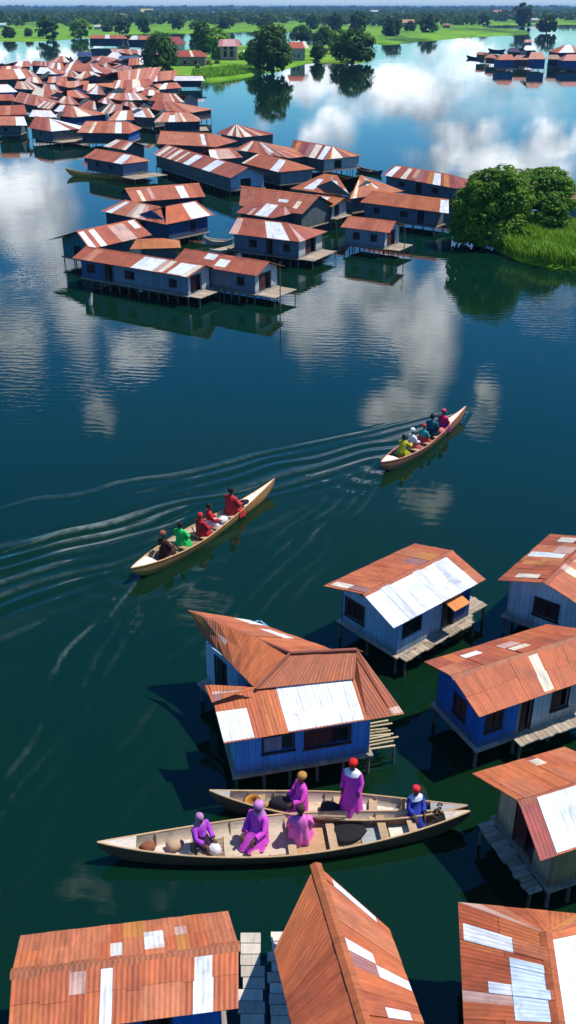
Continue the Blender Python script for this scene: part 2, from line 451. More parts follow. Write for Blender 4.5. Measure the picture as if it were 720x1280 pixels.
HOUSES = {}
def house(label, A, B, R1, R2, ze=2.0, zf=.65, t=.40, F=None, hipl=False, hipr=False, wall=SLATE, walls=None, segs=None,
          wh=(), whb=(), whl=(), whr=(), ops=(), detail=1, sheet=.8, pal=None, ov=.3, og=.3, gold=.12, group=None, deck=None,
          rows=2, nst=None, seed=None, extra=None, cat='house', root=None, gwall=True, wl=None, wr=None, low=None):
    rnd = random.Random(seed if seed is not None else int(A[0] * 131 + A[1] * 17))
    g = fit(A, B, R1, R2, ze, t, F)
    a, u, n, L, hd, h = g['a'], g['u'], g['n'], g['L'], g['hd'], g['h']; W = 2 * hd
    s1, s2 = g['s1'], g['s2']
    if abs(s1) < .12 and not hipl: s1 = 0
    if s2 < s1 + .3: s2 = s1 + .3
    up = Vector((0, 0, 1))
    own = root is None
    if own:
        c = a + u * L / 2 + n * hd
        root = empty('stilt_house', (c.x, c.y, 0), label, cat, group)
    walls = walls or {}
    b = a + u * L; a2 = a + n * W; b2 = b + n * W
    r1 = a + u * s1 + n * hd + up * h; r2 = a + u * s2 + n * hd + up * h
    # ---- roof
    mb = MB()
    slope(mb, a, b, r2, r1, sheet, rows, wh, pal, rnd=rnd, gold=gold)
    slope(mb, b2, a2, r1, r2, sheet, rows, whb, pal, rnd=rnd, gold=gold)
    if hipl: slope(mb, a2, a, r1, r1, sheet, 1, whl, pal, rnd=rnd, gold=gold)
    if hipr: slope(mb, b, b2, r2, r2, sheet, 1, whr, pal, rnd=rnd, gold=gold)
    roof = mb.build('roof', M['roof'], root)
    if detail >= 1:
        rc = MB(); cc = tuple(x * (.75 if detail > 1 else .95) for x in rnd.choice(RUST))
        k = .07 if detail > 1 else .10
        for sg in (1, -1):
            e0, e1 = r1 - u * .03 + up * .05, r2 + u * .03 + up * .05
            d = n * sg * k * 1.7 - up * k * .75
            rc.hexa([e0 - up * .012, e1 - up * .012, e1 + d - up * .012, e0 + d - up * .012, e0, e1, e1 + d, e0 + d], cc)
        rc.build('ridge_cap', M['roof'], roof)
    # ---- walls
    tt = g['t']; zt = ze + ov * tt - .05
    xl = og + max(0, s1 if not hipl else 0); xr = L - og - max(0, L - s2 if not hipr else 0)
    if xr - xl < .5 * L: xl, xr = .1 * L, .9 * L
    if wl is not None: xl = wl
    if wr is not None: xr = L - wr
    yw = ov; DW = W - 2 * ov
    mw = MB()
    o_f = a + u * xl + n * yw; LW = xr - xl
    sides = {'f': (o_f, u, -n, LW), 'l': (o_f + n * DW, -n, -u, DW), 'r': (o_f + u * LW, n, u, DW), 'b': (o_f + u * LW + n * DW, -u, n, LW)}
    segs = segs or {}
    for k, (o, d, out, ln) in sides.items():
        holes = []
        if detail >= 2:
            for op in ops:
                if op[0] == k: holes.append((op[1] * ln, op[2] * ln, zf + op[3], min(zf + op[4], zt - .06)))
        if k in ('l', 'r'): oo, l2 = o + d * .062, ln - .124
        else: oo, l2 = o, ln
        hs = [(x0 - (.062 if k in 'lr' else 0), x1 - (.062 if k in 'lr' else 0), z0, z1) for x0, x1, z0, z1 in holes]
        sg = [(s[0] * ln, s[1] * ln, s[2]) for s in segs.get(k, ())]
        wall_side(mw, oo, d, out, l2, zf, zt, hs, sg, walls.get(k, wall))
        if k in ('l', 'r') and gwall and not (hipl if k == 'l' else hipr):   # gable infill
            ap = o + d * ln / 2; zap = ze + h - .06
            th = .05
            tri = [Vector((o.x, o.y, zt + .004)), Vector(((o + d * ln).x, (o + d * ln).y, zt + .004)), Vector((ap.x, ap.y, zap))]
            tri2 = [p - out * th for p in tri]
            cc = walls.get('g' + k, walls.get(k, wall))
            uv = [(0, 0), (ln, 0), (ln / 2, zap - zt)]
            mw.face(tri, cc, uv); mw.face(tri2[::-1], cc, uv)
            for q in range(3):
                q2 = (q + 1) % 3; mw.face([tri[q], tri2[q], tri2[q2], tri[q2]], cc)
    wobj = mw.build('wall', M['wall'], root)
    for op in ops:
        o, d, out, ln = sides[op[0]]; kind = op[5]
        x0, x1, z0, z1 = op[1] * ln, op[2] * ln, zf + op[3], min(zf + op[4], zt - .06)
        fc = op[6] if len(op) > 6 else (.06, .045, .04); pc = op[7] if len(op) > 7 else (.06, .02, .018)
        if detail >= 2:
            if kind != 'open': window_parts(root, o, d, out, x0, x1, z0, z1, kind, fc, pc)
        else:
            m = MB(); cpt = o + d * ((x0 + x1) / 2) + out * .004; cpt.z = (z0 + z1) / 2
            m.box(cpt, (x1 - x0, .035, z1 - z0), (.014, .012, .014) if kind != 'light' else (.5, .5, .52), (d, -out))
            m.build('door' if kind == 'door' else 'window', M['wall'], root)
    # ---- floor and stilts
    md = MB(); e = .12; c0 = o_f - u * e - n * e
    dl, dw = LW + 2 * e, DW + 2 * e
    if detail >= 2:
        planks(md, c0, u, n, dl, dw, zf - .03, .2, .05, DECK, rnd=rnd)
        for y in (0.1, dw / 2, dw - .1):
            md.box(tuple((c0 + u * dl / 2 + n * y).xy) + (zf - .1,), (dl, .07, .08), BROWN, (u, n))
    else:
        md.box(tuple((c0 + u * dl / 2 + n * dw / 2).xy) + (zf - .05,), (dl, dw, .09), tuple(x * .8 for x in DECK), (u, n))
    md.build('deck', M['wood'], root)
    if nst is None: nst = max(3, int(dl / 1.0)) if detail >= 1 else 2
    pts = []
    for i in range(nst + 1):
        x = .12 + (dl - .24) * i / nst
        p = c0 + u * x + n * .12; pts.append((p.x, p.y)); p = c0 + u * x + n * (dw - .12); pts.append((p.x, p.y))
    if detail >= 1:
        k = max(1, int(dw / 1.3))
        for j in range(1, k):
            for x in (.12, dl - .12):
                p = c0 + u * x + n * (dw * j / k); pts.append((p.x, p.y))
    stilts(root, pts, zf, .05 if detail >= 1 else .09)
    g.update(root=root, o_f=o_f, LW=LW, DW=DW, zf=zf, zt=zt, c0=c0, dl=dl, dw=dw, sides=sides, roof=roof, rnd=rnd)
    if deck:        # porch platforms: (side, start, length, out)
        for (k, x0, x1, outw) in deck:
            o, d, out, ln = sides[k]; p = o + d * (x0 * ln) + out * (e + .01); l2 = (x1 - x0) * ln
            m = MB(); planks(m, p, d, out, l2, outw, zf - .035, .15, .04, DECK, rag=.06, rnd=rnd)
            m.build('porch', M['wood'], root)
            pp = [p + d * .08 + out * (outw - .1), p + d * (l2 - .08) + out * (outw - .1)]
            stilts(root, [(q.x, q.y) for q in pp], zf, .045)
    HOUSES[label] = g
    return g
# ------------------------------------------------------------------ light and sky
SUN_EL, SUN_AZ = RAD(62), RAD(78)           # azimuth clockwise from +Y (the way the camera looks)
sl = bpy.data.lights.new('sun', 'SUN'); sl.energy = 4.9; sl.angle = RAD(.5); sl.color = (1, .95, .87)
so = bpy.data.objects.new('sun', sl); COL.objects.link(so)
sd = Vector((math.sin(SUN_AZ) * math.cos(SUN_EL), math.cos(SUN_AZ) * math.cos(SUN_EL), math.sin(SUN_EL)))
so.rotation_euler = sd.to_track_quat('Z', 'Y').to_euler(); so.location = (60, 40, 120)

def sky_dir(px, py):                # the piece of sky mirrored by the water at that row
    dx, dy = (px - 360) / FPX, (640 - py) / FPX
    r = Vector((dx, CP + dy * SP, -SP + dy * CP)); return math.atan2(r.x, r.y), math.atan2(-r.z, math.hypot(r.x, r.y))
W = NT('World', world=True); sc.world = W.m
skyn = W.n('ShaderNodeTexSky', sky_type='NISHITA'); skyn.sun_disc = False
skyn.sun_elevation = SUN_EL; skyn.sun_rotation = SUN_AZ
skyn.air_density = .9; skyn.dust_density = .25; skyn.ozone_density = 2.0; skyn.altitude = 0
hs = W.n('ShaderNodeHueSaturation'); hs.inputs['Saturation'].default_value = 1.38; W.l(skyn.outputs[0], hs.inputs['Color'])
d = W.n('ShaderNodeTexCoord').outputs['Generated']
sx = W.n('ShaderNodeSeparateXYZ'); W.l(d, sx.inputs[0])
az = W.math('ARCTAN2', sx.outputs[0], sx.outputs[1]); el = W.math('ARCSINE', sx.outputs[2])
cv = W.n('ShaderNodeCombineXYZ'); W.l(az, cv.inputs[0]); W.l(W.math('MULTIPLY', el, 1.25), cv.inputs[1])
f1 = W.noise(cv.outputs[0], 9, 7, .58, .25); f2 = W.noise(W.mapping(cv.outputs[0], loc=(3.1, 1.7, 0)), 24, 5, .6); f3 = W.noise(W.mapping(cv.outputs[0], loc=(8, 4, 0)), 5, 4, .55)
azw = W.math('ADD', az, W.math('MULTIPLY', W.math('SUBTRACT', f1, .5), .10))
elw = W.math('ADD', el, W.math('MULTIPLY', W.math('SUBTRACT', f2, .5), .07))
BLOBS = [  # photo px of the mirrored cloud: x, y, rx, ry, weight
    (395, 95, 70, 42, .95), (520, 120, 110, 40, .9), (640, 95, 90, 28, .9), (560, 165, 90, 30, .95), (690, 175, 70, 30, .8), (420, 160, 40, 40, .75), (575, 200, 130, 30, 1.0), (640, 225, 110, 32, .95), (330, 140, 45, 40, .6),
    (50, 68, 120, 10, .9), (560, 120, 240, 85, .66), (600, 60, 200, 14, .7), (300, 66, 60, 20, .5),
    (40, 265, 70, 75, 1.0), (85, 350, 60, 75, 1.0), (20, 420, 45, 60, .95), (185, 430, 38, 40, .9), (130, 520, 26, 50, .7), (100, 430, 40, 50, .6), (250, 420, 22, 25, .4),
    (395, 400, 60, 60, .9), (470, 370, 62, 75, 1.05), (530, 430, 52, 90, 1.0), (500, 510, 60, 48, .95), (605, 505, 18, 42, .8), (535, 625, 38, 26, .85), (690, 385, 44, 40, .8), (655, 340, 60, 30, .6), (575, 350, 45, 45, .7),
    (235, 760, 70, 32, .62), (60, 735, 80, 30, .3), (160, 660, 100, 34, .45), (500, 870, 50, 30, .5)]
cov = None
for (bx, by, rx, ry, w) in BLOBS:
    a0, e0 = sky_dir(bx, by); aa, e1 = sky_dir(bx + rx, by); sa = abs(aa - a0)
    se = abs(sky_dir(bx, by + ry)[1] - e0)
    p = W.math('POWER', W.math('MULTIPLY', W.math('SUBTRACT', azw, a0), 1 / sa), 2.0)
    q = W.math('POWER', W.math('MULTIPLY', W.math('SUBTRACT', elw, e0), 1 / se), 2.0)
    g = W.math('MULTIPLY', W.math('EXPONENT', W.math('MULTIPLY', W.math('ADD', p, q), -1.0)), w)
    cov = g if cov is None else W.math('MAXIMUM', cov, g)
# fair-weather clouds all round the rest of the sky
side = W.ss(W.math('ABSOLUTE', az), .34, .5)
high = W.ss(el, .62, .8)
gen = W.math('MULTIPLY', W.ss(f3, .48, .68), W.math('MULTIPLY', W.math('MAXIMUM', side, high), .62))
low = W.math('MULTIPLY', W.ss(W.math('MULTIPLY', el, -1), -.02, -.004), .9)
cov = W.math('MAXIMUM', cov, gen)
dens = W.ss(W.math('ADD', cov, W.math('MULTIPLY', W.math('SUBTRACT', f1, .5), 1.35)), .34, .80)
shade = W.ss(W.math('ADD', W.math('MULTIPLY', f2, .55), W.math('MULTIPLY', f1, .75)), .48, .84)
ccol = W.mix(shade, rgb(.44, .52, .64), rgb(2.15, 2.2, 2.3))
skyc = W.mix(1.0, hs.outputs[0], rgb(.064, .122, .146), 'MULTIPLY')
mx = W.mix(W.math('MULTIPLY', dens, .93), skyc, ccol)
mx = W.mix(low, mx, rgb(.46, .58, .74))
bg = W.n('ShaderNodeBackground'); W.l(mx, bg.inputs[0]); bg.inputs[1].default_value = 1.0
W.l(bg.outputs[0], W.out.inputs[0])
sc.view_settings.view_transform = 'Standard'; sc.view_settings.look = 'None'; sc.view_settings.exposure = .18; sc.view_settings.gamma = 1
sc.view_settings.use_curve_mapping = False
sc.cycles.use_denoising = True; sc.cycles.max_bounces = 6; sc.cycles.diffuse_bounces = 2; sc.cycles.glossy_bounces = 3
sc.cycles.transmission_bounces = 2; sc.cycles.volume_bounces = 0; sc.cycles.transparent_max_bounces = 4
sc.cycles.caustics_reflective = False; sc.cycles.caustics_refractive = False; sc.cycles.sample_clamp_indirect = 4

# ------------------------------------------------------------------ water
def mat_water():
    t = NT('lagoon_water')
    pos = t.n('ShaderNodeNewGeometry').outputs['Position']
    n0 = t.noise(pos, .045, 3, .5); n1 = t.noise(t.mapping(pos, (1, 1, 1), loc=(20, 5, 0)), .012, 2)
    c = t.mix(t.ss(n0, .35, .68), rgb(.0012, .0165, .0088), rgb(.0034, .0170, .0034))
    c = t.mix(t.math('MULTIPLY', t.ss(n1, .45, .65), .4), c, rgb(.0008, .0190, .0175))
    # ripples: fine wind chop in patches over a faint long swell
    wp = t.mapping(pos, (1.0, 1.9, 1), rot=(0, 0, .25))
    patch = t.ss(t.noise(t.mapping(pos, (1, .6, 1)), .085, 3, .55), .44, .68)
    wv = t.n('ShaderNodeTexWave', wave_type='BANDS', bands_direction='Y'); t.l(t.mapping(pos, (1, 1, 1), rot=(0, 0, .12)), wv.inputs[0])
    wv.inputs['Scale'].default_value = .55; wv.inputs['Distortion'].default_value = 5.5; wv.inputs['Detail'].default_value = 2; wv.inputs['Detail Scale'].default_value = 1.4
    r1 = t.noise(wp, 1.5, 3, .5); r2 = t.noise(wp, .33, 2, .5)
    hgt = t.math('ADD', t.math('MULTIPLY', t.math('ADD', t.math('MULTIPLY', r1, .0075), t.math('MULTIPLY', wv.outputs['Fac'], .0026)), t.math('ADD', t.math('MULTIPLY', patch, .9), .13)), t.math('MULTIPLY', r2, .003))
    ysep = t.n('ShaderNodeSeparateXYZ'); t.l(pos, ysep.inputs[0])
    calm = t.math('SUBTRACT', 1.0, t.math('MULTIPLY', t.ss(ysep.outputs[1], 60, 170), .78))
    hgt = t.math('MULTIPLY', hgt, calm)
    nb = t.n('ShaderNodeBump'); t.l(hgt, nb.inputs['Height']); nb.inputs['Strength'].default_value = 1; nb.inputs['Distance'].default_value = 1.0
    fo = t.n('ShaderNodeAttribute', attribute_name='foam_sheen').outputs['Fac']
    fo = t.math('MULTIPLY', fo, t.math('ADD', .35, t.math('MULTIPLY', t.ss(t.noise(pos, 2.2, 4, .6), .35, .65), .65)))
    c = t.mix(t.math('MULTIPLY', fo, .7), c, rgb(.36, .43, .40))
    b = t.princ(c, t.math('ADD', .03, t.math('MULTIPLY', fo, .5)), .5, nb.outputs[0]); b.inputs['IOR'].default_value = 1.36
    return t.m
M['water'] = mat_water()

# boats under way: (stern px, bow px) -> wakes shaped into the water sheet
WAKES = [((165, 714), (343, 602)), ((477, 581), (581, 512))]
def vnoise(x, y, s, seed):
    r = np.random.default_rng(seed).random((256, 256)); x = x * s + 97.3; y = y * s + 41.7
    xi, yi = np.floor(x).astype(int), np.floor(y).astype(int); fx, fy = x - xi, y - yi
    fx = fx * fx * (3 - 2 * fx); fy = fy * fy * (3 - 2 * fy)
    g = lambda i, j: r[i % 256, j % 256]
    return (g(xi, yi) * (1 - fx) + g(xi + 1, yi) * fx) * (1 - fy) + (g(xi, yi + 1) * (1 - fx) + g(xi + 1, yi + 1) * fx) * fy
def wake_height(X, Y):
    Z = np.zeros_like(X); Fo = np.zeros_like(X)
    for k, (s, b) in enumerate(WAKES):
        S, B = at(*s), at(*b); dv = (B - S); Lb = dv.length; dv.normalize()
        dx, dy = X - B.x, Y - B.y
        xb = -(dx * dv.x + dy * dv.y)              # behind the bow
        yl = -dx * dv.y + dy * dv.x                # to the left of the track
        sc_ = Lb / 10.0
        nz = vnoise(X, Y, .5, 3 + k) - .5; nz2 = vnoise(X, Y, .16, 9 + k)
        # the fan on the left: crests leaving the hull one behind the other
        age = np.clip(xb, 0, None); th = math.tan((.47, .46)[k]); ph = yl - xb * th + nz * .7
        Wd = .5 + .34 * age
        env = (1 / (1 + np.exp((ph - .15) / .12))) * np.exp(-(np.clip(-ph, 0, None) / Wd) ** 2) * (1 - np.exp(-age / 2.5)) * np.exp(-age / (30, 13)[k]) * (yl > .25)
        br = np.clip((vnoise(age * .28, ph * 1.0, .8, 21 + k) - .22) * 2.2, 0, 1.4)
        Z += (.075, .060)[k] * env * np.cos(2 * math.pi * (ph + .12 * nz2) / (.66 + .020 * age)) * br
        fl = np.cos(2 * math.pi * (ph + .12 * nz2) / (.66 + .020 * age)); fk = np.clip((vnoise(age * .22, ph * 1.3, 1.0, 51 + k) - .34) * 3.0, 0, 1)
        Fo += np.clip((fl - .1) / .9, 0, 1) * env * br * fk * (.30 + .85 * np.exp(-age / 8))  # left-fan foam also paints in the pale sky reflection on the crests
        # the narrow band thrown to the right from the stern
        ang = (.42, .17)[k]; xs = xb - Lb + .4; age = np.clip(xs, 0, None); ph = -yl - xs * math.tan(ang) + nz * .45
        env = np.exp(-(ph / (.40 + .060 * age)) ** 2) * (1 - np.exp(-age / 1.2)) * np.exp(-age / 5.5) * (xs > -.2)
        br = np.clip((vnoise(age * .3, ph * 2.2, 1.2, 31 + k) - .3) * 2.4, 0, 1.3)
        Z += .042 * env * np.cos(2 * math.pi * ph / (.46 + .018 * age)) * br
        fl = np.cos(2 * math.pi * ph / (.46 + .018 * age)); fk = np.clip((vnoise(age * .4, ph * 3, 1.6, 61 + k) - .38) * 3.0, 0, 1)
        Fo += np.clip((fl - .4) / .5, 0, 1) * env * br * fk * .9
        # a short bow ripple on the right
        ph = -yl - xb * math.tan(.22); age = np.clip(xb, 0, None)
        env = np.exp(-((ph - .15) / .3) ** 2) * np.exp(-age / 4.5) * (1 - np.exp(-age / .8)) * (yl < 0)
        Z += .012 * env * np.cos(2 * math.pi * ph / .6)
        # stern waves between the arms
        age = np.clip(xb - Lb, 0, None)
        env = .7 * np.exp(-(yl / (.5 + .16 * age)) ** 2) * np.exp(-age / (6.5 * sc_)) * (xb > Lb - .6)
        Z += .022 * env * np.cos(2 * math.pi * (age / 1.15 + .35 * np.abs(yl))) * (.3 + 1.2 * nz2)
    return Z, np.clip(Fo, 0, 1)
def build_water():
    X0, X1, Y0, Y1, st = -26.0, 20.0, 4.0, 62.0, .1
    nx, ny = int((X1 - X0) / st) + 1, int((Y1 - Y0) / st) + 1
    xs, ys = np.linspace(X0, X1, nx), np.linspace(Y0, Y1, ny)
    X, Y = np.meshgrid(xs, ys); Z, Fo = wake_height(X, Y)
    fade = np.clip(np.minimum(np.minimum(X - X0, X1 - X), np.minimum(Y - Y0, Y1 - Y)) / 5, 0, 1)
    Z *= fade * fade * (3 - 2 * fade)
    FAR = 16000.0
    v = np.stack([X.ravel(), Y.ravel(), Z.ravel()], 1)
    idx = np.arange(nx * ny).reshape(ny, nx)
    q = np.stack([idx[:-1, :-1].ravel(), idx[:-1, 1:].ravel(), idx[1:, 1:].ravel(), idx[1:, :-1].ravel()], 1)
    nb = len(v)
    out = np.array([(-FAR, -300, 0), (FAR, -300, 0), (FAR, FAR, 0), (-FAR, FAR, 0)], float)
    v = np.concatenate([v, out]); c00, c10, c11, c01 = int(idx[0, 0]), int(idx[0, -1]), int(idx[-1, -1]), int(idx[-1, 0])
    faces = q.tolist() + [[nb, nb + 1] + idx[0, ::-1].tolist(), [nb + 1, nb + 2] + idx[::-1, -1].tolist(),
                          [nb + 2, nb + 3] + idx[-1, :].tolist(), [nb + 3, nb] + idx[:, 0].tolist()]
    me = bpy.data.meshes.new('water'); me.from_pydata(v.tolist(), [], faces)
    me.polygons.foreach_set('use_smooth', [True] * (len(faces) - 4) + [False] * 4)
    me.materials.append(M['water']); me.update()
    fa = me.attributes.new('foam_sheen', 'FLOAT', 'POINT'); fd = np.zeros(len(v), np.float32); fd[:nx * ny] = Fo.ravel(); fa.data.foreach_set('value', fd)
    o = bpy.data.objects.new('water', me); COL.objects.link(o); tag(o, kind='structure')
build_water()

# ------------------------------------------------------------------ land
def land(name, pts, z=.35, mat='land', slope_w=1.0, world=False, mound=0.0):
    P = [Vector((p[0], p[1], 0)) if world else at(*p) for p in pts]
    # round the outline
    for _ in range(2):
        Q = []
        for i in range(len(P)):
            a, b = P[i], P[(i + 1) % len(P)]
            Q += [a * .75 + b * .25, a * .25 + b * .75]
        P = Q
    n = len(P); ar = sum(P[i].x * P[(i + 1) % n].y - P[(i + 1) % n].x * P[i].y for i in range(n))
    if ar < 0: P = P[::-1]
    mb = MB(); inn = []
    for i in range(n):
        t_ = (P[(i + 1) % n] - P[i - 1]); t_.normalize(); nn = Vector((-t_.y, t_.x, 0))
        inn.append(P[i] + nn * slope_w + Vector((0, 0, z)))
    lo = [p + Vector((0, 0, -.4)) for p in P]
    mb.grid([lo, inn], closed=True, smooth=True)
    mb.face(inn)
    return tag(mb.build(name, M[mat]), kind='structure')
FAR = 15000
land('far_shore', [(-20, 51), (0, 50.5), (40, 51), (80, 49), (112, 46), (150, 42.5), (185, 41.5), (230, 41), (262, 40.5), (300, 39.5), (345, 38.5), (380, 39),
                   (420, 44), (452, 50), (470, 55.5), (500, 54.5), (540, 50), (580, 46.5), (620, 44), (655, 43), (668, 41.5), (655, 38), (610, 35.5), (600, 32), (640, 30.5), (740, 30), (900, 28), (1500, 20), (900, 11), (360, 9.6), (-200, 11), (-700, 20), (-300, 40)], z=.7, slope_w=3)
land('island', [(150, 83), (185, 96), (214, 95), (232, 99.5), (262, 102), (292, 99), (322, 94), (337, 90), (352, 89), (372, 82), (400, 76), (436, 79), (466, 76.5), (472, 69), (452, 62), (400, 57), (330, 57.5), (262, 60), (200, 66), (160, 72)], z=.6, slope_w=2.0)
land('river_bank', [(606, 312), (622, 319), (642, 328), (668, 335), (700, 340), (745, 345), (900, 350), (900, 262), (760, 262), (716, 258), (690, 268), (655, 280), (625, 290), (600, 298)], z=.45, slope_w=1.4)

# ------------------------------------------------------------------ vegetation
def leaf_mesh(name, mat, blobs, n, size, rnd, tri=False, droop=.3):
    """leaf clumps spread through several uneven lobes; the outer shell is denser"""
    mb = MB(); tot = sum(b[3] * b[4] * b[5] for b in blobs) ** 1
    for b in blobs:
        k = int(n * b[3] * b[4] * b[5] / tot); ncl = max(6, min(60, k // 24)); per = max(1, k // ncl)
        for _ in range(ncl):
            while True:
                p = Vector((rnd.uniform(-1, 1), rnd.uniform(-1, 1), rnd.uniform(-1, 1)))
                if .05 < p.length <= 1: break
            p = p / p.length * (p.length ** .30)
            cc = Vector((b[0] + p.x * b[3] * .9, b[1] + p.y * b[4] * .9, b[2] + p.z * b[5] * .9)); cr = rnd.uniform(.20, .40); ct = rnd.random() ** 2
            for _ in range(per):
                q = Vector((rnd.gauss(0, 1), rnd.gauss(0, 1), rnd.gauss(0, 1) + .35)); q = q / max(q.length, .1) * rnd.uniform(.45, 1.0) ** .5
                c = cc + Vector((q.x * b[3] * cr, q.y * b[4] * cr, q.z * b[5] * cr * .8))
                if c.z < 0.02: continue
                out = Vector((q.x + p.x * .5, q.y + p.y * .5, q.z + p.z * .3 + .45)); out = (out + Vector((rnd.gauss(0, .38), rnd.gauss(0, .38), rnd.gauss(0, .38)))).normalized()
                t1 = out.orthogonal().normalized(); t1.rotate(Matrix.Rotation(rnd.random() * 6.28, 3, out)); t2 = out.cross(t1)
                s = size * rnd.uniform(.6, 1.35); w = s * .55
                tip = c + t1 * s - out * s * droop
                mb.face([c - t1 * s, c - t2 * w + t1 * .1 * s, tip, c + t2 * w + t1 * .1 * s], (min(1, ct * .7 + rnd.random() ** 2 * .5), 0, 0))
    me = mb.build(name, M[mat], link=False); return me
def trunk_mb(h, r, limbs, rnd, lean=.1):
    mb = MB(); top = Vector((rnd.uniform(-1, 1) * lean * h, rnd.uniform(-1, 1) * lean * h, h))
    mb.tube([(0, 0, -.5), (0, 0, 0), top * .5 + Vector((rnd.uniform(-.1, .1), 0, 0)), top], [r * 1.5, r * 1.15, r * .8, r * .5], (.10, .075, .055), 8)
    for i in range(limbs):
        a = 6.28 * i / limbs + rnd.random(); k = rnd.uniform(.45, .95); s = top * k
        e = s + Vector((math.cos(a) * h * .42, math.sin(a) * h * .42, h * rnd.uniform(.2, .55)))
        mb.tube([s, (s + e) / 2 + Vector((0, 0, .06 * h)), e], [r * .45, r * .3, r * .12], (.10, .075, .055), 5)
    return mb
TREE_KINDS = {}
def tree_kind(key, mat, n, size, seed, form='round', limbs=4):
    rnd = random.Random(seed)
    if form == 'round': bl = [(0, 0, .56, .40, .40, .40), (.22, .1, .40, .30, .30, .36), (-.24, -.08, .38, .30, .30, .36), (.02, -.22, .32, .32, .28, .32), (.05, .2, .66, .28, .28, .28), (.1, .15, .25, .34, .34, .26)]
    elif form == 'wide': bl = [(0, 0, .52, .42, .38, .42), (.30, .05, .38, .26, .30, .36), (-.32, -.05, .38, .26, .28, .38), (.1, -.2, .28, .36, .28, .28), (-.15, .1, .70, .26, .24, .26), (-.1, -.15, .22, .38, .3, .22)]
    elif form == 'low': bl = [(0, 0, .38, .42, .40, .42), (.3, 0, .3, .26, .3, .32), (-.3, .05, .3, .26, .3, .33)]
    else: bl = [(0, 0, .52, .32, .32, .46), (.14, .06, .36, .30, .30, .34), (-.16, -.05, .34, .30, .30, .34), (.02, 0, .8, .20, .20, .2)]
    c = leaf_mesh('crown', mat, bl, n, size, rnd)
    tr = trunk_mb(.46, .032, limbs, rnd).build('trunk', M['bark'], link=False)
    TREE_KINDS[key] = (c, tr)
for i, s in enumerate((11, 12, 13)): tree_kind('dark%d' % i, 'leaf_dark', 5200, .042, s, ('round', 'wide', 'tall')[i])
for i, s in enumerate((21, 22, 23)): tree_kind('far%d' % i, 'leaf_far', 2000, .066, s, ('round', 'wide', 'low')[i])
for i, s in enumerate((31, 32)): tree_kind('bright%d' % i, 'leaf_bright', 1800, .064, s, ('round', 'low')[i])
tree_kind('yellow0', 'leaf_yellow', 700, .065, 41, 'low')
def tree(px, py, wpx, hpx, kind, label, name='tree', cat='tree', group=None, sq=1.0, z=.3):
    p = at(px, py, 0); m = pxm(py); w, h = wpx / m, hpx / m
    r = empty(name, (p.x, p.y, z), label, cat, group, random.random() * 6.28)
    c, tr = TREE_KINDS[kind]; s = (w, w * sq, h)
    share(tr, 'trunk', r, (0, 0, 0), scale=s); share(c, 'crown', r, (0, 0, 0), scale=s)
    return r
# ------------------------------------------------------------------ the near huts
NB = (.018, .125, .42); DKD = (.05, .018, .015)
# blue hut with the long white slope, right of the middle
house('blue stilt hut with wide whitewashed roof slope, standing left of the canted grey hut', (492, 786), (607, 725), (451, 742), (568, 691), F=(404, 734), detail=2, sheet=.55,
      wall=(.035, .12, .32), walls={'l': (.26, .48, .64), 'f': (.05, .11, .26), 'gl': (.03, .03, .035), 'r': (.03, .09, .3)},  # left gable coloured near black for the shade under the overhang
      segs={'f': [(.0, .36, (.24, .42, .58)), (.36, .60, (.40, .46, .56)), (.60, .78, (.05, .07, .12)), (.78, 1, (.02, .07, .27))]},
      wh=[(.0, .17, 0, 1, WHITE), (.17, .25, 0, 1, (.50, .52, .55)), (.25, .52, 0, 1, WHITE), (.52, .59, 0, 1, (.52, .54, .57)), (.59, .74, 0, 1, WHITE), (.74, .80, 0, 1, (.5, .52, .55)), (.80, .91, 0, 1, WHITE)], whb=[(.9, .97, .1, .55, CREAM)],
      ops=[('f', .06, .33, .42, 1.02, 'open'), ('f', .61, .76, .02, 1.15, 'door', (.05, .04, .04), (.03, .02, .02)), ('l', .08, .40, .35, .98, 'shutter', (.06, .05, .05), (.03, .012, .012))],
      deck=[('r', .0, .95, .85), ('f', .0, 1.0, .26)], seed=5)
def awning(g, k, x0, x1, z, out_, col):
    o, d, out, ln = g['sides'][k]; m = MB(); p = o + d * (x0 * ln) + out * .03; q = o + d * (x1 * ln) + out * .03
    p.z = q.z = 0; e = Vector((0, 0, 1)); slope(m, p + out * out_ + e * (z - .16), q + out * out_ + e * (z - .16), q + e * z, p + e * z, .4, 1, (), [col], gold=0); m.build('awning', M['roof'], g['root'])
awning(HOUSES[list(HOUSES)[0]], 'f', .56, .78, 1.86, .55, (.62, .20, .04))
house('deep blue hut with one cream roof strip, half cut by the right edge', (599, 897), (760, 842), (572, 848), (740, 787), F=(516, 833), detail=2, sheet=.62, gold=.09,
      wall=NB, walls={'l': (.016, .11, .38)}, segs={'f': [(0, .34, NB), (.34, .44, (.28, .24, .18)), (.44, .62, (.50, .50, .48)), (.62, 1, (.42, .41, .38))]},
      wh=[(.50, .57, .05, 1, CREAM), (.24, .255, .2, 1, PINK), (.12, .135, 0, .9, PINK)], whb=[(.42, .56, .3, .55, PINK), (.66, .78, .25, .45, WHITE), (.40, .52, .62, .8, CREAM)],
      ops=[('f', .06, .19, .45, 1.0, 'shutter', (.09, .03, .02), (.10, .028, .02)), ('f', .38, .46, .03, 1.2, 'door', DKD, DKD), ('f', .66, .80, .4, 1.05, 'half', DKD, (.07, .025, .02)), ('l', .42, .66, .38, 1.0, 'shutter', (.07, .028, .02), (.085, .028, .022))],
      deck=[('f', .3, 1, .3)], seed=8)
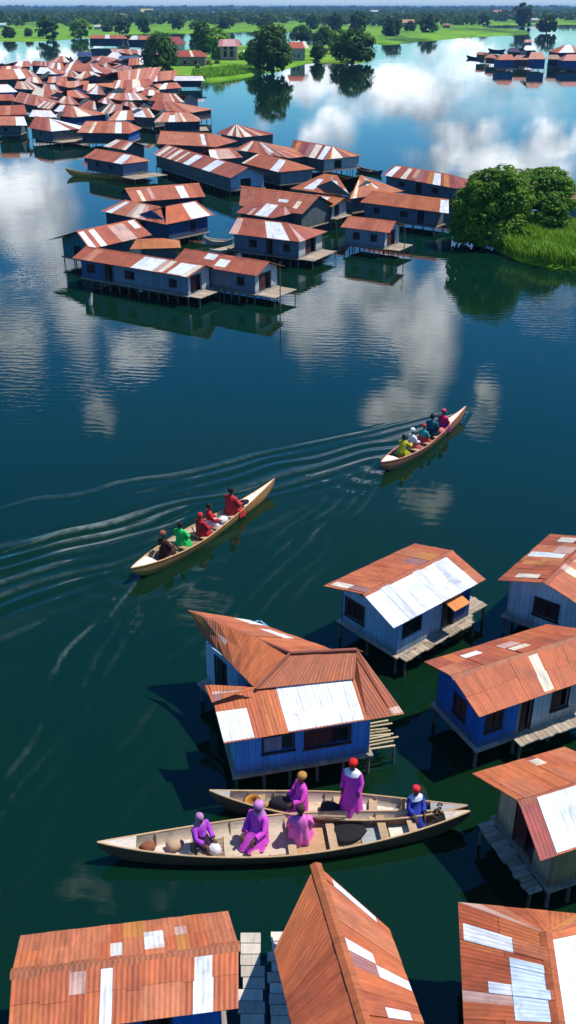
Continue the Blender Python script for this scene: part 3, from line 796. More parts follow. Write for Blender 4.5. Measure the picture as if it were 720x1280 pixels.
house('pale grey gabled hut with striped rust roof at the upper right edge', (688, 668), (622, 726), (738, 672), (682, 730), detail=2, sheet=.5, t=.42, gold=.09,
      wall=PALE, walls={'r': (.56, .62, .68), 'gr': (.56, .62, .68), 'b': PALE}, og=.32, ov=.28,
      wh=[(.06, .16, .35, .75, CREAM), (.40, .50, .05, .85, WHITE), (.58, .66, .1, .6, GOLD), (.86, .93, .3, .8, CREAM)], whb=[(.3, .4, .2, .9, CREAM), (.55, .75, .5, .8, GOLD)],
      ops=[('r', .34, .62, .45, 1.05, 'shutter', (.06, .03, .03), (.055, .02, .018))], seed=12, nst=4)
house('tan plank hut with dark red doorway and white sheeted rust roof, right edge', (675, 1077), (800, 1036), (649, 1004), (775, 963), F=(592, 945), detail=2, sheet=.6, gold=.09,
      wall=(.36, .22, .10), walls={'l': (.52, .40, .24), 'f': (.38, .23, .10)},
      wh=[(.0, .17, 0, 1, (.29, .060, .048)), (.17, .80, .03, 1, WHITE)], whb=[(.70, .80, .35, .8, CREAM), (.36, .46, .1, .3, CREAM), (.86, .93, .35, .75, (.60, .36, .2))],
      ops=[('l', .34, .66, .02, 1.2, 'door', (.12, .03, .025), (.10, .02, .018))], deck=[('l', .0, 1, .4)], seed=4)
house('broad rust roofed hut with two white stripes at the bottom left corner', (10, 1299), (298, 1261), (20, 1217), (298, 1182), F=(45, 1168), detail=2, sheet=.5,
      wall=NB, wh=[(.385, .445, 0, 1, WHITE), (.80, .885, 0, 1, WHITE), (.235, .25, .05, .95, PINK), (.31, .325, .1, .95, CREAM), (.12, .13, .1, .9, PINK), (.67, .69, .45, .95, PINK), (.735, .75, .5, .95, CREAM), (.56, .57, .0, .9, PINK)],
      whb=[(.22, .27, .3, .55, PINK), (.33, .385, .35, .85, (.60, .58, .56)), (.515, .575, .55, 1, (.60, .56, .50)), (.40, .415, .05, .6, CREAM)],
      ops=[('f', .60, .72, .3, 1.1, 'door', DKD, DKD)], seed=21)
house('rust hut with pointed gable prow and scattered white patches at bottom centre', (533, 1290), (486, 1162), (453, 1290), (401, 1080), t=.5, detail=2, sheet=.42, gold=.09,
      wall=(.2, .13, .08), og=.5, rows=1, wh=[(.08, .14, .2, .6, WHITE), (.36, .45, .0, .5, WHITE), (.46, .53, .5, .95, WHITE), (.62, .65, .3, .8, PINK), (.78, .81, .3, .7, CREAM), (.93, .98, .2, .8, WHITE), (.84, .86, .2, .7, PINK)],
      whb=[(.24, .28, .1, .55, WHITE), (.44, .475, .2, .6, CREAM), (.12, .15, .25, .6, CREAM), (.62, .65, .1, .8, PINK)], seed=31)
house('hip ended rust hut with large pale blue and white sheets, bottom right corner', (573, 1129), (581, 1296), (683, 1168), (700, 1296), detail=2, sheet=.42, t=.40, hipl=True, gold=.09, F=None,
      wall=(.16, .12, .09), wh=[(.17, .30, .05, .62, WHITE), (.36, .88, .56, .97, ICE), (.60, .68, .3, .56, WHITE), (.74, .77, .2, .5, CREAM)], whb=[(.0, .93, .0, .99, WHITE)], whl=[(.2, .23, .1, .6, PINK)], seed=41, rows=2)

# ---- the L shaped blue hut behind the moored canoes
def blue_house():
    rnd = random.Random(77)
    base = at(370, 880, 0); base.z = 0
    root = empty('stilt_house', base, 'bright blue L shaped hut with big white roof sheets, beside the two moored canoes', 'house')
    P = lambda x, y, z: at(x, y, z)
    m = MB(); zr, zl, ze = 2.8, 2.36, 2.0
    W1, W2 = (.0, .19, .04, .97, WHITE), (.445, .985, .02, .98, WHITE)
    e0, e1, t1, t0 = P(280, 930, ze), P(505, 893, ze), P(482, 842, zl), P(262, 880, zl)
    slope(m, e0, P(460, 900.5, ze), P(443, 848, zl), P(264, 868, zl), .55, 1, [(0, .205, .02, .62, WHITE), (.445, .97, .02, .99, WHITE), (.30, .31, .1, .9, PINK), (.375, .385, .1, .95, CREAM)], rnd=rnd)
    slope(m, P(460, 900.5, ze), e1, P(446, 812, zr), P(443, 848, zl), .5, 1, [(.7, 1, .02, .12, PINK)], rnd=rnd, pal=[(.34, .090, .036), (.30, .076, .03)])
    r1 = m.build('roof', M['roof'], root)
    m = MB()
    slope(m, P(318, 862, zl + .06), P(443, 849, zl + .05), P(446, 812, zr), P(363, 816, zr), .6, 1, [(.0, .9, .93, 1, CREAM)], rnd=rnd, pal=[(.33, .088, .034)], gold=.03)
    slope(m, P(454, 815, ze), P(374, 818, ze), P(363, 816, zr), P(446, 812, zr), .6, 1, rnd=rnd)
    slope(m, P(253, 794, 2.22), P(320, 862, zl + .02), P(363, 816, zr), P(236, 764, zr), .5, 2, [(.30, .42, .35, .52, PINK), (.55, .6, .0, .5, PURP)], rnd=rnd, gold=.09)
    slope(m, P(419, 814, ze), P(312, 776, ze), P(236, 764, 2.5), P(363, 816, zr), .5, 1, [(.06, .11, .1, .8, WHITE), (.36, .62, .2, .42, WHITE), (.80, 1, .0, .3, (.65, .62, .6))], rnd=rnd)
    r2 = m.build('roof', M['roof'], root)
    m = MB()
    slope(m, P(265, 879, 2.40), P(301, 866, 2.54), P(322, 860, 2.60), P(256, 857, 2.54), .5, 1, [(.1, .8, .4, .6, PINK)], rnd=rnd)
    m.build('roof', M['roof'], root)
    rc = MB()
    rc.tube([P(236, 764, 2.54), P(363, 816, zr + .04)], .05, (.28, .08, .045), 6); rc.tube([P(363, 816, zr + .04), P(446, 812, zr + .04)], .05, (.28, .08, .045), 6)
    rc.tube([P(363, 816, zr + .03), P(320, 861, zl + .09)], .045, (.27, .08, .05), 6)
    rc.build('ridge_cap', M['roof'], r2)
    # walls
    w = MB(); zf = .65
    a, b = P(295, 968, zf), P(461, 941, zf); a.z = b.z = 0
    u = (b - a); L = u.length; u /= L; n = Vector((-u.y, u.x, 0)); D = 1.75
    ops = [(.24, .49, .55, 1.05, 'half', (.03, .03, .04), (.16, .20, .26)), (.60, .98, .5, 1.02, 'half', (.06, .02, .02), (.055, .018, .016))]
    ops = [(x0 * L * .86, x1 * L * .86, z0, z1, k, fc, pc) for (x0, x1, z0, z1, k, fc, pc) in ops]
    zt = ze + .02
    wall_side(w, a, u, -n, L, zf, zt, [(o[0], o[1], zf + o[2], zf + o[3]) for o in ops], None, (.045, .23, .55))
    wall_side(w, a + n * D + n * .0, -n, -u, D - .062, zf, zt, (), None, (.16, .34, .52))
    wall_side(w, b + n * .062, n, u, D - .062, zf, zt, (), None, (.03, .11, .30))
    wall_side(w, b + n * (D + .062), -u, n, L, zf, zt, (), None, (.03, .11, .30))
    w.build('wall', M['wall'], root)
    for o in ops: window_parts(root, a, u, -n, o[0], o[1], zf + o[2], zf + o[3], o[4], o[5], o[6])
    # rear wing walls
    w = MB(); c, d = P(259, 850, zf), P(316, 902, zf); c.z = d.z = 0
    u2 = (d - c); L2 = u2.length; u2 /= L2; n2 = Vector((-u2.y, u2.x, 0)); D2 = 1.9
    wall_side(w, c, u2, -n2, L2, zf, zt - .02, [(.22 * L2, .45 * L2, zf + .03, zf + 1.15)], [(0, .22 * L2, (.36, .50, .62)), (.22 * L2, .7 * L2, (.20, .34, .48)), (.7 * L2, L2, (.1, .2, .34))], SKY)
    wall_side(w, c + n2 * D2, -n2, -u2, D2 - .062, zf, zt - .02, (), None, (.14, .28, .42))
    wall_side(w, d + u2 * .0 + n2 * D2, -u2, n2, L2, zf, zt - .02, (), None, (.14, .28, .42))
    w.build('wall', M['wall'], root)
    window_parts(root, c, u2, -n2, .22 * L2, .45 * L2, zf + .03, zf + 1.15, 'door', (.05, .04, .04), (.03, .025, .025))
    md = MB(); q = a - u * .1 - n * .12
    planks(md, q, u, n, L + .2, D + .25, zf - .03, .2, .05, DECK, rnd=rnd)
    for y in (.1, D): md.box(tuple((q + u * L / 2 + n * y).xy) + (zf - .1,), (L, .07, .08), BROWN, (u, n))
    md.build('deck', M['wood'], root)
    md = MB(); q2 = c - u2 * .1 - n2 * .3
    planks(md, q2, u2, n2, L2 - .5, D2 + .3, zf - .045, .2, .05, DECK, rnd=rnd); md.build('deck', M['wood'], root)
    pts = []
    for i in range(6):
        for y in (.1, D): p = q + u * (.1 + (L) * i / 5) + n * y; pts.append((p.x, p.y))
    for i in range(3):
        for y in (.1, D2): p = q2 + u2 * (.1 + (L2 - .8) * i / 2) + n2 * y; pts.append((p.x, p.y))
    stilts(root, pts, zf, .05)
    # bamboo landing on the right
    m = MB(); s0 = b + u * .08 + n * .15
    for i in range(9):
        p = s0 + n * (.12 * i); p.z = zf - .02 + rnd.uniform(-.015, .015)
        m.tube([p, p + u * (.78 + rnd.uniform(-.12, .12)) + n * rnd.uniform(-.06, .06)], .03, tuple(x * (1.3 - .05 * (i * 7 % 9)) for x in (.42, .33, .2)), 6)
    for x in (.15, .62): m.tube([s0 + u * x + Vector((0, 0, zf - .09)), s0 + u * x + n * 1.0 + Vector((0, 0, zf - .09))], .03, BROWN, 6)
    m.build('landing', M['wood'], root)
    stilts(root, [tuple((s0 + u * .68 + n * y).xy) for y in (.05, .95)], zf, .04)
blue_house()

# ------------------------------------------------------------------ the village across the water
VG = 'stilt houses of the village across the water'
def vh(label, A, B, R1, R2, **k):
    k.setdefault('group', VG); k.setdefault('sheet', .85); k.setdefault('pal', VPAL); k.setdefault('gold', .22); k.setdefault('rows', 1); k.setdefault('detail', 1); k.setdefault('t', .36)
    return house(label, A, B, R1, R2, **k)
WIN3 = [('f', .12, .22, .5, 1.0, 'window'), ('f', .45, .55, .05, 1.2, 'door'), ('f', .76, .86, .5, 1.0, 'window')]
WIN2 = [('f', .2, .32, .5, 1.0, 'window'), ('f', .62, .74, .5, 1.0, 'window')]
vh('long grey hut with four white roof sheets, frontmost in the village', (90, 323), (235, 347), (118, 305), (248, 335), sheet=.9, detail=2, wall=GREYB,
   segs={'f': [(0, .22, (.055, .10, .23)), (.22, .32, (.07, .09, .14)), (.32, 1, (.17, .21, .27))]}, walls={'r': (.50, .52, .54), 'l': (.1, .14, .2)},  # right end wall coloured paler for the sun that falls on it
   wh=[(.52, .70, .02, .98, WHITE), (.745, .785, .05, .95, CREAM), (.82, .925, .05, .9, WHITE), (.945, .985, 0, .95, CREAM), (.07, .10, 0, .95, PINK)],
   ops=[('f', .06, .13, .5, 1.0, 'shutter'), ('f', .24, .30, .05, 1.2, 'door'), ('f', .43, .51, .5, 1.0, 'half'), ('f', .84, .90, .45, .95, 'shutter'), ('r', .15, .6, .1, 1.2, 'door')], deck=[('r', 0, 1, .9)], nst=11, wl=.55)
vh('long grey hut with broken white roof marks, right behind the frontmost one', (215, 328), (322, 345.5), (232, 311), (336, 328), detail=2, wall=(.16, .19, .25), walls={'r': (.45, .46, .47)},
   wh=[(.30, .42, .55, 1, WHITE), (.48, .60, .2, .7, WHITE), (.66, .70, .05, .9, CREAM), (.88, .91, .05, .9, CREAM)], ops=[('f', .35, .42, .5, 1, 'shutter'), ('f', .78, .86, .5, 1, 'half'), ('r', .2, .7, .05, 1.2, 'door')], deck=[('r', 0, 1, 1.5)], nst=10)
vh('teal walled hut with two white roof stripes at the village front left corner', (112, 312), (190, 294), (92, 289), (172, 275), F=(78, 297), wall=(.05, .10, .13), walls={'l': TEAL, 'gl': TEAL}, wh=[(.02, .10, 0, 1, WHITE), (.18, .27, 0, .98, WHITE), (.72, .76, .1, .7, PINK), (.86, .96, .5, .98, WHITE)], ops=[('l', .3, .5, .2, 1, 'door')])
vh('low hut with plain orange roof wedged behind the frontmost hut', (162, 312), (226, 310), (170, 303), (205, 295), wall=SLATE, pal=[(.42, .14, .04), (.40, .13, .045)], gold=0, hipr=True)
g_ = vh('navy hut with bent rust roof and orange awning, near the village front', (126, 264), (207, 281), (152, 251), (205, 258), wall=NAVY, hipl=True, wh=[(.08, .17, .0, .95, WHITE), (.48, .60, .05, .95, CREAM)], ops=[('f', .75, .83, .5, 1, 'window')])
house('', (207, 281), (268, 269), (205, 258), (247, 252), t=.36, detail=1, sheet=1.1, wall=(.035, .07, .17), root=g_['root'], hipr=True, wh=[(.52, .92, .02, .98, WHITE)], ops=[('f', .55, .68, .3, 1.1, 'door')])
vh('rust gable hut with one white sheet, behind the bent roofed navy hut', (166, 253), (257, 246), (157, 236), (248, 229), wall=NAVY, wh=[(.13, .18, .0, .8, CREAM), (.27, .32, .1, .9, PINK), (.66, .77, .02, .9, WHITE), (.5, .53, 0, .9, CREAM)], whb=[(.4, .55, .2, .8, WHITE)])
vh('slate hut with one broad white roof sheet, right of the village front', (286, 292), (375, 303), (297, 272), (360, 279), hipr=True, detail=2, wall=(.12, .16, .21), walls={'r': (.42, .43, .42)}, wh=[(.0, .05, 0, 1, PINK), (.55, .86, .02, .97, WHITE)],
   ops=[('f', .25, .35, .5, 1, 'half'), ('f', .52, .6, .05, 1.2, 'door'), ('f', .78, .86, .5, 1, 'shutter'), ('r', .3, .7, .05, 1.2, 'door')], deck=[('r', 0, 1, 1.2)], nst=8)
vh('small plain rust roofed grey hut with two windows, standing apart at the right front', (425.5, 284), (487, 291.5), (435.5, 270.5), (495.5, 277), detail=2, wall=(.20, .25, .32), walls={'r': (.45, .46, .48)}, wh=[(.86, .93, 0, .98, CREAM)], gold=0, ops=[('f', .22, .36, .5, 1, 'shutter'), ('f', .66, .80, .5, 1, 'shutter'), ('r', .2, .7, .05, 1.2, 'door')], deck=[('r', 0, 1, 1.2)], nst=8)  # paler right end colour puts the sunlight into the wall
vh('longest plain orange roof with white right end, left of the big tree', (450, 253), (561, 267), (463, 239), (563, 249), wall=(.11, .15, .20), wh=[(.90, 1, 0, 1, WHITE)], gold=.04, pal=[(.38, .11, .038), (.36, .10, .036)], ops=[('f', .14, .22, .5, 1, 'window'), ('f', .52, .62, .5, 1, 'window'), ('f', .76, .85, .1, 1.2, 'door')])
vh('red roofed hut with cream stripes, farthest right in the village by the big tree', (478, 219), (570, 236), (492, 206.7), (568, 219), hipr=True, wall=(.10, .14, .19), pal=[(.26, .065, .045), (.30, .07, .04), (.24, .05, .04)], wh=[(.04, .13, 0, 1, WHITE), (.26, .33, 0, 1, CREAM), (.40, .46, .2, 1, (.45, .25, .15)), (.70, .80, 0, 1, WHITE)], ops=[('f', .45, .53, .1, 1.2, 'door'), ('f', .68, .76, .5, 1, 'window'), ('f', .2, .28, .5, 1, 'window')])
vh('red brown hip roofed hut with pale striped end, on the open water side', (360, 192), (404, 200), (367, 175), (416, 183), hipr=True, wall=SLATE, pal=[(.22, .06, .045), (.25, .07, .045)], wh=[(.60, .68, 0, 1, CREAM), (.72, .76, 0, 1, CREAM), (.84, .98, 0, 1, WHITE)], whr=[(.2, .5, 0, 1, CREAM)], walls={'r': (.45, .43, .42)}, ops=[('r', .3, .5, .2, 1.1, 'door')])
vh('rust hut with white triangular right end sheet, below the red brown hut', (302, 204), (349, 215.5), (322, 192), (360, 200), hipr=True, wall=SLATE, wh=[(.0, .08, 0, 1, CREAM), (.76, .98, 0, 1, WHITE)], pal=[(.36, .10, .04)], gold=0, walls={'r': (.2, .22, .25)})
vh('small red roofed hut with fanned cream stripes, apart on the water side', (269, 167), (302, 172), (285.5, 156), (302, 154.5), hipr=True, wall=SLATE, pal=[(.24, .06, .045)], wh=[(.45, .65, 0, 1, CREAM), (.8, 1, 0, 1, CREAM)], whr=[(.1, .3, 0, 1, CREAM), (.5, .6, 0, 1, PINK)])
vh('rust roofed hut with a dark notch and white streak, behind the white cornered hut', (292, 187), (364, 198), (305, 177), (338, 177), hipr=True, wall=SLATE, wh=[(.12, .25, 0, 1, CREAM), (.7, .78, .2, 1, WHITE)])
vh('short hut with a white and cream striped roof, tight behind the long striped roof', (264, 200), (304, 197), (264, 188), (287, 184), hipr=True, wall=SLATE, wh=[(.0, .25, 0, 1, WHITE), (.4, .47, 0, 1, CREAM), (.62, .7, 0, 1, CREAM)])
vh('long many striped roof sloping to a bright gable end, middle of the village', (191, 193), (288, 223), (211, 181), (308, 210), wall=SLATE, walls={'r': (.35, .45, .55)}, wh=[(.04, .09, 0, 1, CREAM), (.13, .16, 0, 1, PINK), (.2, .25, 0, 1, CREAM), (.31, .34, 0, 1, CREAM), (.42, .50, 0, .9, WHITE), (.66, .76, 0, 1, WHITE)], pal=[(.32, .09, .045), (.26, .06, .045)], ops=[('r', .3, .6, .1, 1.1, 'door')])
vh('peaked rust hut with dark gable, just behind the long striped roof', (196, 180), (270, 184), (214, 161), (252, 170), wall=(.06, .05, .05), hipr=True, wh=[(.78, .85, .1, .9, WHITE)], gold=.05)
vh('rust hut with two white slats and slim porch at the water edge', (192, 153), (252, 152), (204, 141), (235, 140), hipr=True, wall=NAVY, wh=[(.3, .45, 0, .7, WHITE), (.62, .7, 0, 1, CREAM)], walls={'r': (.35, .42, .46)}, whr=[(.3, .5, 0, 1, CREAM)], deck=[('r', 0, 1, 1.3)])
vh('plain rust hut with dark open gable, behind the two slatted hut', (187, 138), (240, 141), (190, 127), (222, 127), hipr=True, wall=(.06, .05, .05), gold=0)
vh('narrow orange roof with one cream end strip, below the pale shed', (185, 126), (231, 128), (188, 117), (226, 116), wall=NAVY, gold=0, wh=[(.68, .74, 0, 1, CREAM), (.88, 1, 0, 1, CREAM)])
vh('slate hut with half white half rust roof at the left edge', (-6, 157), (34, 157), (-4, 146), (31, 145), wall=SLATE, wh=[(.66, 1, 0, 1, WHITE)], gold=0, ops=[('f', .3, .42, .5, 1, 'window')])
vh('slate hut with white hip end and plank jetty, near the left edge', (35.5, 160), (64, 164.5), (44, 145.5), (62, 148), hipr=True, wall=SLATE, whr=[(0, .5, 0, 1, WHITE), (.7, 1, 0, 1, WHITE)], gold=0, deck=[('r', 0, 1, 2.2)], ops=[('f', .4, .5, .5, 1, 'window')])
vh('plain orange roof behind the half white roof at the left edge', (-8, 144.5), (34, 143), (-6, 131), (33, 133), wall=SLATE, gold=0)
vh('low white roof between the left edge huts', (36, 146), (72, 147), (42, 137), (62, 138), wall=SLATE, wh=[(0, 1, 0, 1, (.7, .66, .62))])
vh('blue walled hut with fanned rust and white hip roof, village left', (62, 144), (93, 147), (74, 131), (93, 132), hipr=True, wall=(.03, .09, .24), walls={'r': (.03, .08, .22)}, wh=[(.0, .42, 0, 1, WHITE)], whr=[(.1, .5, 0, 1, CREAM)], gold=0, hipl=True)
vh('orange gable hut with one wide white sheet and blue right end, near waterline', (96, 166), (162, 167), (109, 151), (158, 153), hipr=True, wall=(.045, .06, .09), walls={'r': (.03, .10, .34)}, wh=[(.22, .29, 0, 1, CREAM), (.72, .85, 0, 1, WHITE)], gold=0)
vh('short rust roof with white ends, squeezed behind the hut with a canoe alongside', (129, 183), (157, 188), (148, 174), (165, 178), wall=SLATE, wh=[(0, .3, 0, 1, CREAM), (.82, 1, 0, 1, CREAM)], gold=0)
vh('plain orange hut with one white sheet and a long canoe moored alongside', (104, 197), (152, 205.5), (122, 186), (163, 194), hipr=True, wall=(.06, .08, .12), walls={'r': (.10, .16, .28)}, wh=[(.8, 1, 0, 1, WHITE)], gold=0, deck=[('r', -.1, 1.2, 2.6)], ops=[('f', .25, .35, .5, 1, 'window'), ('f', .62, .72, .5, 1, 'window')])
vh('hut with pale blue gable and white roof, behind the wide white sheeted hut', (134, 151), (168, 150), (147, 139), (164, 137), wall=(.35, .45, .52), wh=[(.3, .7, 0, 1, (.7, .74, .76))])
vh('pinkish roof with cream edge, behind the pale arched gable', (125, 142), (152, 147), (133, 129), (158, 131), wall=SLATE, pal=[(.36, .16, .12), (.40, .2, .15)], wh=[(0, .15, 0, 1, CREAM), (.35, .5, 0, .9, CREAM)])
vh('hut with a broad cream sheet, left of the plain dark gabled hut', (165, 146), (195, 147.5), (162, 134), (186, 135), wall=SLATE, wh=[(.1, .6, 0, 1, WHITE), (.88, 1, 0, 1, CREAM)])
vh('small rust roof with cream right edge, between fanned roof and pinkish roof', (97, 134), (121, 138), (102, 126), (128, 126), wall=SLATE, gold=0, wh=[(.8, 1, 0, 1, CREAM)])
vh('finely striped little roof, left above the fanned blue hut', (46, 134), (63, 137), (53, 126), (75, 128), wall=SLATE, wh=[(0, .2, 0, 1, WHITE), (.4, .55, 0, 1, CREAM), (.7, .85, 0, 1, CREAM)])
vh('white roofed hut with bright blue wall at the left edge', (-6, 116), (22, 115), (-4, 105), (12, 106), wall=(.03, .16, .55), wh=[(0, 1, 0, 1, (.7, .74, .8))])
vh('pale roofed shed with blue walls beside the green island', (217, 101), (256, 101), (219, 95), (253, 95), wall=NAVY, wh=[(0, 1, 0, 1, (.62, .60, .66))])
vh('white roofed hut with dark blue walls deep in the left of the village', (45, 92), (70, 93), (48, 84), (61, 84), wall=(.03, .10, .22), wh=[(0, 1, 0, 1, (.7, .74, .76))], ze=2.6, hipr=True)

vh('broad rust roof with left pointing peak, behind the broad white sheeted slate hut', (299, 257), (378, 268), (319, 229), (384, 249), hipl=True, wall=SLATE, t=.45, wh=[(.55, .68, .45, .6, WHITE), (.8, .86, .2, .6, CREAM)], pal=[(.34, .11, .06), (.36, .10, .05)], gold=.05)
vh('red brown roof with one white sheet, directly behind the broad white sheeted slate hut', (295, 266), (340, 273), (318, 250), (352, 257), hipr=True, wall=NAVY, wh=[(.52, .86, .05, .95, WHITE), (.3, .4, 0, .5, PINK)], pal=[(.30, .08, .05)])
vh('wide orange roof with scattered white flecks, middle right of the village', (363, 236), (440, 247), (386, 221), (440, 216), hipl=True, wall=SLATE, wh=[(.18, .36, .1, .7, WHITE), (.62, .8, .45, .7, WHITE), (.84, .98, .0, .35, WHITE)], pal=[(.40, .13, .05), (.38, .115, .045)])
vh('rust roof with long cream streaks, right half of the white flecked roof', (437, 249), (505, 239), (433, 217), (468, 223), hipr=True, wall=SLATE, wh=[(.05, .12, .0, .8, CREAM), (.2, .25, 0, .6, CREAM), (.4, .5, .5, .7, WHITE), (.6, .66, .3, .9, WHITE)], pal=[(.38, .12, .05), (.36, .11, .05)])
vh('tall orange roofed stilt hut with white left sheet, behind the two windowed hut', (388, 255.5), (415.5, 259), (400, 243), (427, 249), wall=NAVY, walls={'r': (.40, .42, .44)}, wh=[(.08, .5, 0, 1, WHITE)], pal=[(.42, .14, .04)], gold=0, zf=.95, deck=[('r', 0, 1, .5)], ops=[('r', .2, .5, .1, 1.1, 'door')])

awning(g_, 'f', .80, .98, 1.75, .7, (.66, .26, .04))
# ---- the packed far part: roof shapes only a few pixels tall
FARV = [  # A, B, R1, R2, whites, look words
    ((18, 127), (41, 132), (25, 115), (45, 119), (), 'plain brown'), ((40, 120), (69, 123), (46, 110), (65, 112), ((0, .5),), 'half white'),
    ((20, 111), (56, 113), (9, 103), (50, 101), ((.3, .42), (.5, .6), (.75, .9)), 'triple striped'), ((52, 116), (78, 119), (53, 105), (72, 106), ((.5, .85),), 'white centred'),
    ((73, 110), (108, 109), (72, 101), (110, 102), (), 'plain orange'), ((86, 124), (111, 122), (80, 113), (101, 113), (), 'plain russet'),
    ((108, 117), (131, 119), (114, 107), (130, 106), ((.2, .6),), 'cream centred'), ((-4, 100), (40, 98), (0, 88), (24, 85), ((.6, .8),), 'single striped'),
    ((70, 95), (105, 98), (79, 88), (96, 88), ((0, .4), (.8, 1)), 'white ended'), ((80, 88), (126, 88), (86, 80), (120, 79), ((.1, .2),), 'cream striped'),
    ((40, 82), (60, 83), (44, 76), (58, 77), (), 'small plain orange'), ((58, 87), (80, 87), (63, 79), (78, 78), ((.2, .4), (.6, .8)), 'twin striped'),
    ((63, 78), (86, 78), (71, 71), (83, 69), ((.7, 1),), 'pale ended'), ((15, 85), (39, 83), (23, 77), (35, 76), ((.1, .5),), 'white and orange'),
    ((113, 77), (133, 78), (119, 70), (131, 69), ((.3, .45),), 'small striped'), ((146, 72), (183, 73), (142, 61), (178, 62), ((.75, 1),), 'wide orange'),
    ((133, 73), (156, 74), (139, 65), (149, 65), ((0, 1),), 'all white'), ((139, 84), (162, 91), (144, 78), (164, 84), (), 'tilted plain'),
    ((152, 109), (188, 104), (165, 90), (184, 83), ((.45, .5),), 'big peaked'), ((140, 113), (190, 110), (150, 101), (180, 98), ((.1, .18), (.5, .7)), 'big cream striped'),
    ((181, 103), (216, 100), (190, 92), (205, 87), ((.2, .45),), 'white patched'), ((188, 112), (221, 110), (197, 105), (212, 104), (), 'low orange'),
    ((105, 117), (140, 115), (112, 106), (134, 103), ((.15, .4),), 'white cornered'), ((130, 126), (183, 125), (141, 117), (171, 116), ((.1, .2), (.6, .66), (.8, .86)), 'long striped'),
    ((92, 90), (130, 93), (96, 82), (124, 80), ((.7, .95),), 'white tipped'), ((95, 98), (131, 99), (101, 90), (120, 89), ((0, .25), (.6, .9)), 'white flanked'),
    ((90, 106), (136, 107), (96, 99), (128, 98), (), 'long plain'), ((0, 92), (28, 91), (4, 83), (22, 82), ((.3, .5),), 'cream banded'),
    ((26, 96), (48, 97), (30, 88), (44, 87), ((.2, .7),), 'white faced'), ((160, 99), (184, 96), (164, 88), (180, 84), (), 'rose brown'),
    ((120, 84), (142, 86), (124, 78), (138, 77), ((.4, .6),), 'single banded'), ((105, 82), (128, 83), (108, 75), (124, 74), (), 'dark orange'),
    ((85, 82), (106, 83), (88, 74), (102, 73), ((0, .3),), 'pale left ended'), ((162, 82), (186, 80), (166, 73), (182, 71), ((.5, .7),), 'one banded orange'),
    ((-6, 126), (20, 126), (-4, 118), (14, 118), (), 'plain left edge'), ((118, 131), (146, 133), (124, 123), (140, 122), ((.3, .6),), 'white middled'),
    ((148, 136), (172, 137), (152, 128), (168, 127), (), 'small russet'), ((70, 130), (98, 131), (76, 121), (92, 120), ((.1, .3),), 'small cream sided'),
    ((176, 120), (200, 119), (180, 113), (196, 112), ((.4, .7),), 'white slabbed'), ((30, 106), (52, 104), (34, 97), (48, 96), ((.5, .8),), 'half pale rust'),
    ((60, 104), (84, 103), (64, 96), (80, 95), (), 'low russet'), ((200, 112), (226, 110), (206, 104), (220, 103), ((0, .3),), 'pale fronted'),
    ((130, 94), (158, 96), (136, 87), (152, 86), ((.2, .35), (.6, .75)), 'double striped'), ((156, 118), (182, 117), (160, 110), (176, 109), ((.6, 1),), 'cream right ended')]
rk = random.Random(3)
FAR_ROWS = sorted(range(len(FARV)), key=lambda i: FARV[i][1][1])
def far_label(i):
    A, B, R1, R2, wh, look = FARV[i]
    x = (A[0] + B[0]) / 2; y = A[1]
    wx = 'left' if x < 48 else 'middle left' if x < 95 else 'middle' if x < 140 else 'right'
    wy = 'the back row' if y < 86 else 'the second back row' if y < 100 else 'the central rows' if y < 114 else 'the front rows'
    return f'{look} roofed hut in {wy} of the far village, {wx}'
for i, (A, B, R1, R2, wh, look) in enumerate(FARV):
    ex, ey = (B[0] - A[0]) * .07, (B[1] - A[1]) * .07; A, B = (A[0] - ex, A[1] - ey), (B[0] + ex, B[1] + ey); fx = (R2[0] - R1[0]) * .12; R1, R2 = (R1[0] - fx, R1[1]), (R2[0] + fx, R2[1])
    wc = rk.choice([SLATE, NAVY, (.05, .05, .06), (.04, .08, .17), SLATE])
    vh(far_label(i), A, B, R1, R2, t=.34, detail=0, sheet=1.1, rows=1, wall=wc, wh=[(a, b, 0, 1, rk.choice([WHITE, CREAM, (.7, .66, .6)])) for a, b in wh], gold=.2,
       hipl=rk.random() < .06, hipr=rk.random() < .22, group='houses of the packed far village', ops=[('f', .3, .42, .4, 1.0, 'window')])
def flat_roof(px0, px1, py, label, col):
    p, q = at(px0, py, 0), at(px1, py, 0); L = (q - p).length; u = (q - p) / L; n = Vector((-u.y, u.x, 0)); D = L * .62
    c = (p + q) / 2 + n * D / 2
    r = empty('stilt_house', c, label, 'house', 'houses of the packed far village')
    m = MB(); slope(m, p - u * .3 - n * .3 + Vector((0, 0, 2.3)), q + u * .3 - n * .3 + Vector((0, 0, 2.3)), q + u * .3 + n * D + Vector((0, 0, 3.5)), p - u * .3 + n * D + Vector((0, 0, 3.5)), 1.4, 1, (), [col], gold=0)
    m.build('roof', M['roof'], r)
    w = MB(); w.box(c + Vector((0, 0, 1.4)), (L, D, 1.5), SLATE, (u, n)); w.build('wall', M['wall'], r)
    stilts(r, [tuple((c + u * sx * L * .45 + n * sy * D * .45).xy) for sx in (-1, 1) for sy in (-1, 1)], .75, .09)
flat_roof(98, 114, 79, 'dark blue lean-to roofed house in the back row of the far village', (.03, .05, .14))
flat_roof(149, 175, 85, 'slate blue lean-to roofed house among orange roofs, near the round island tree', (.05, .09, .14))

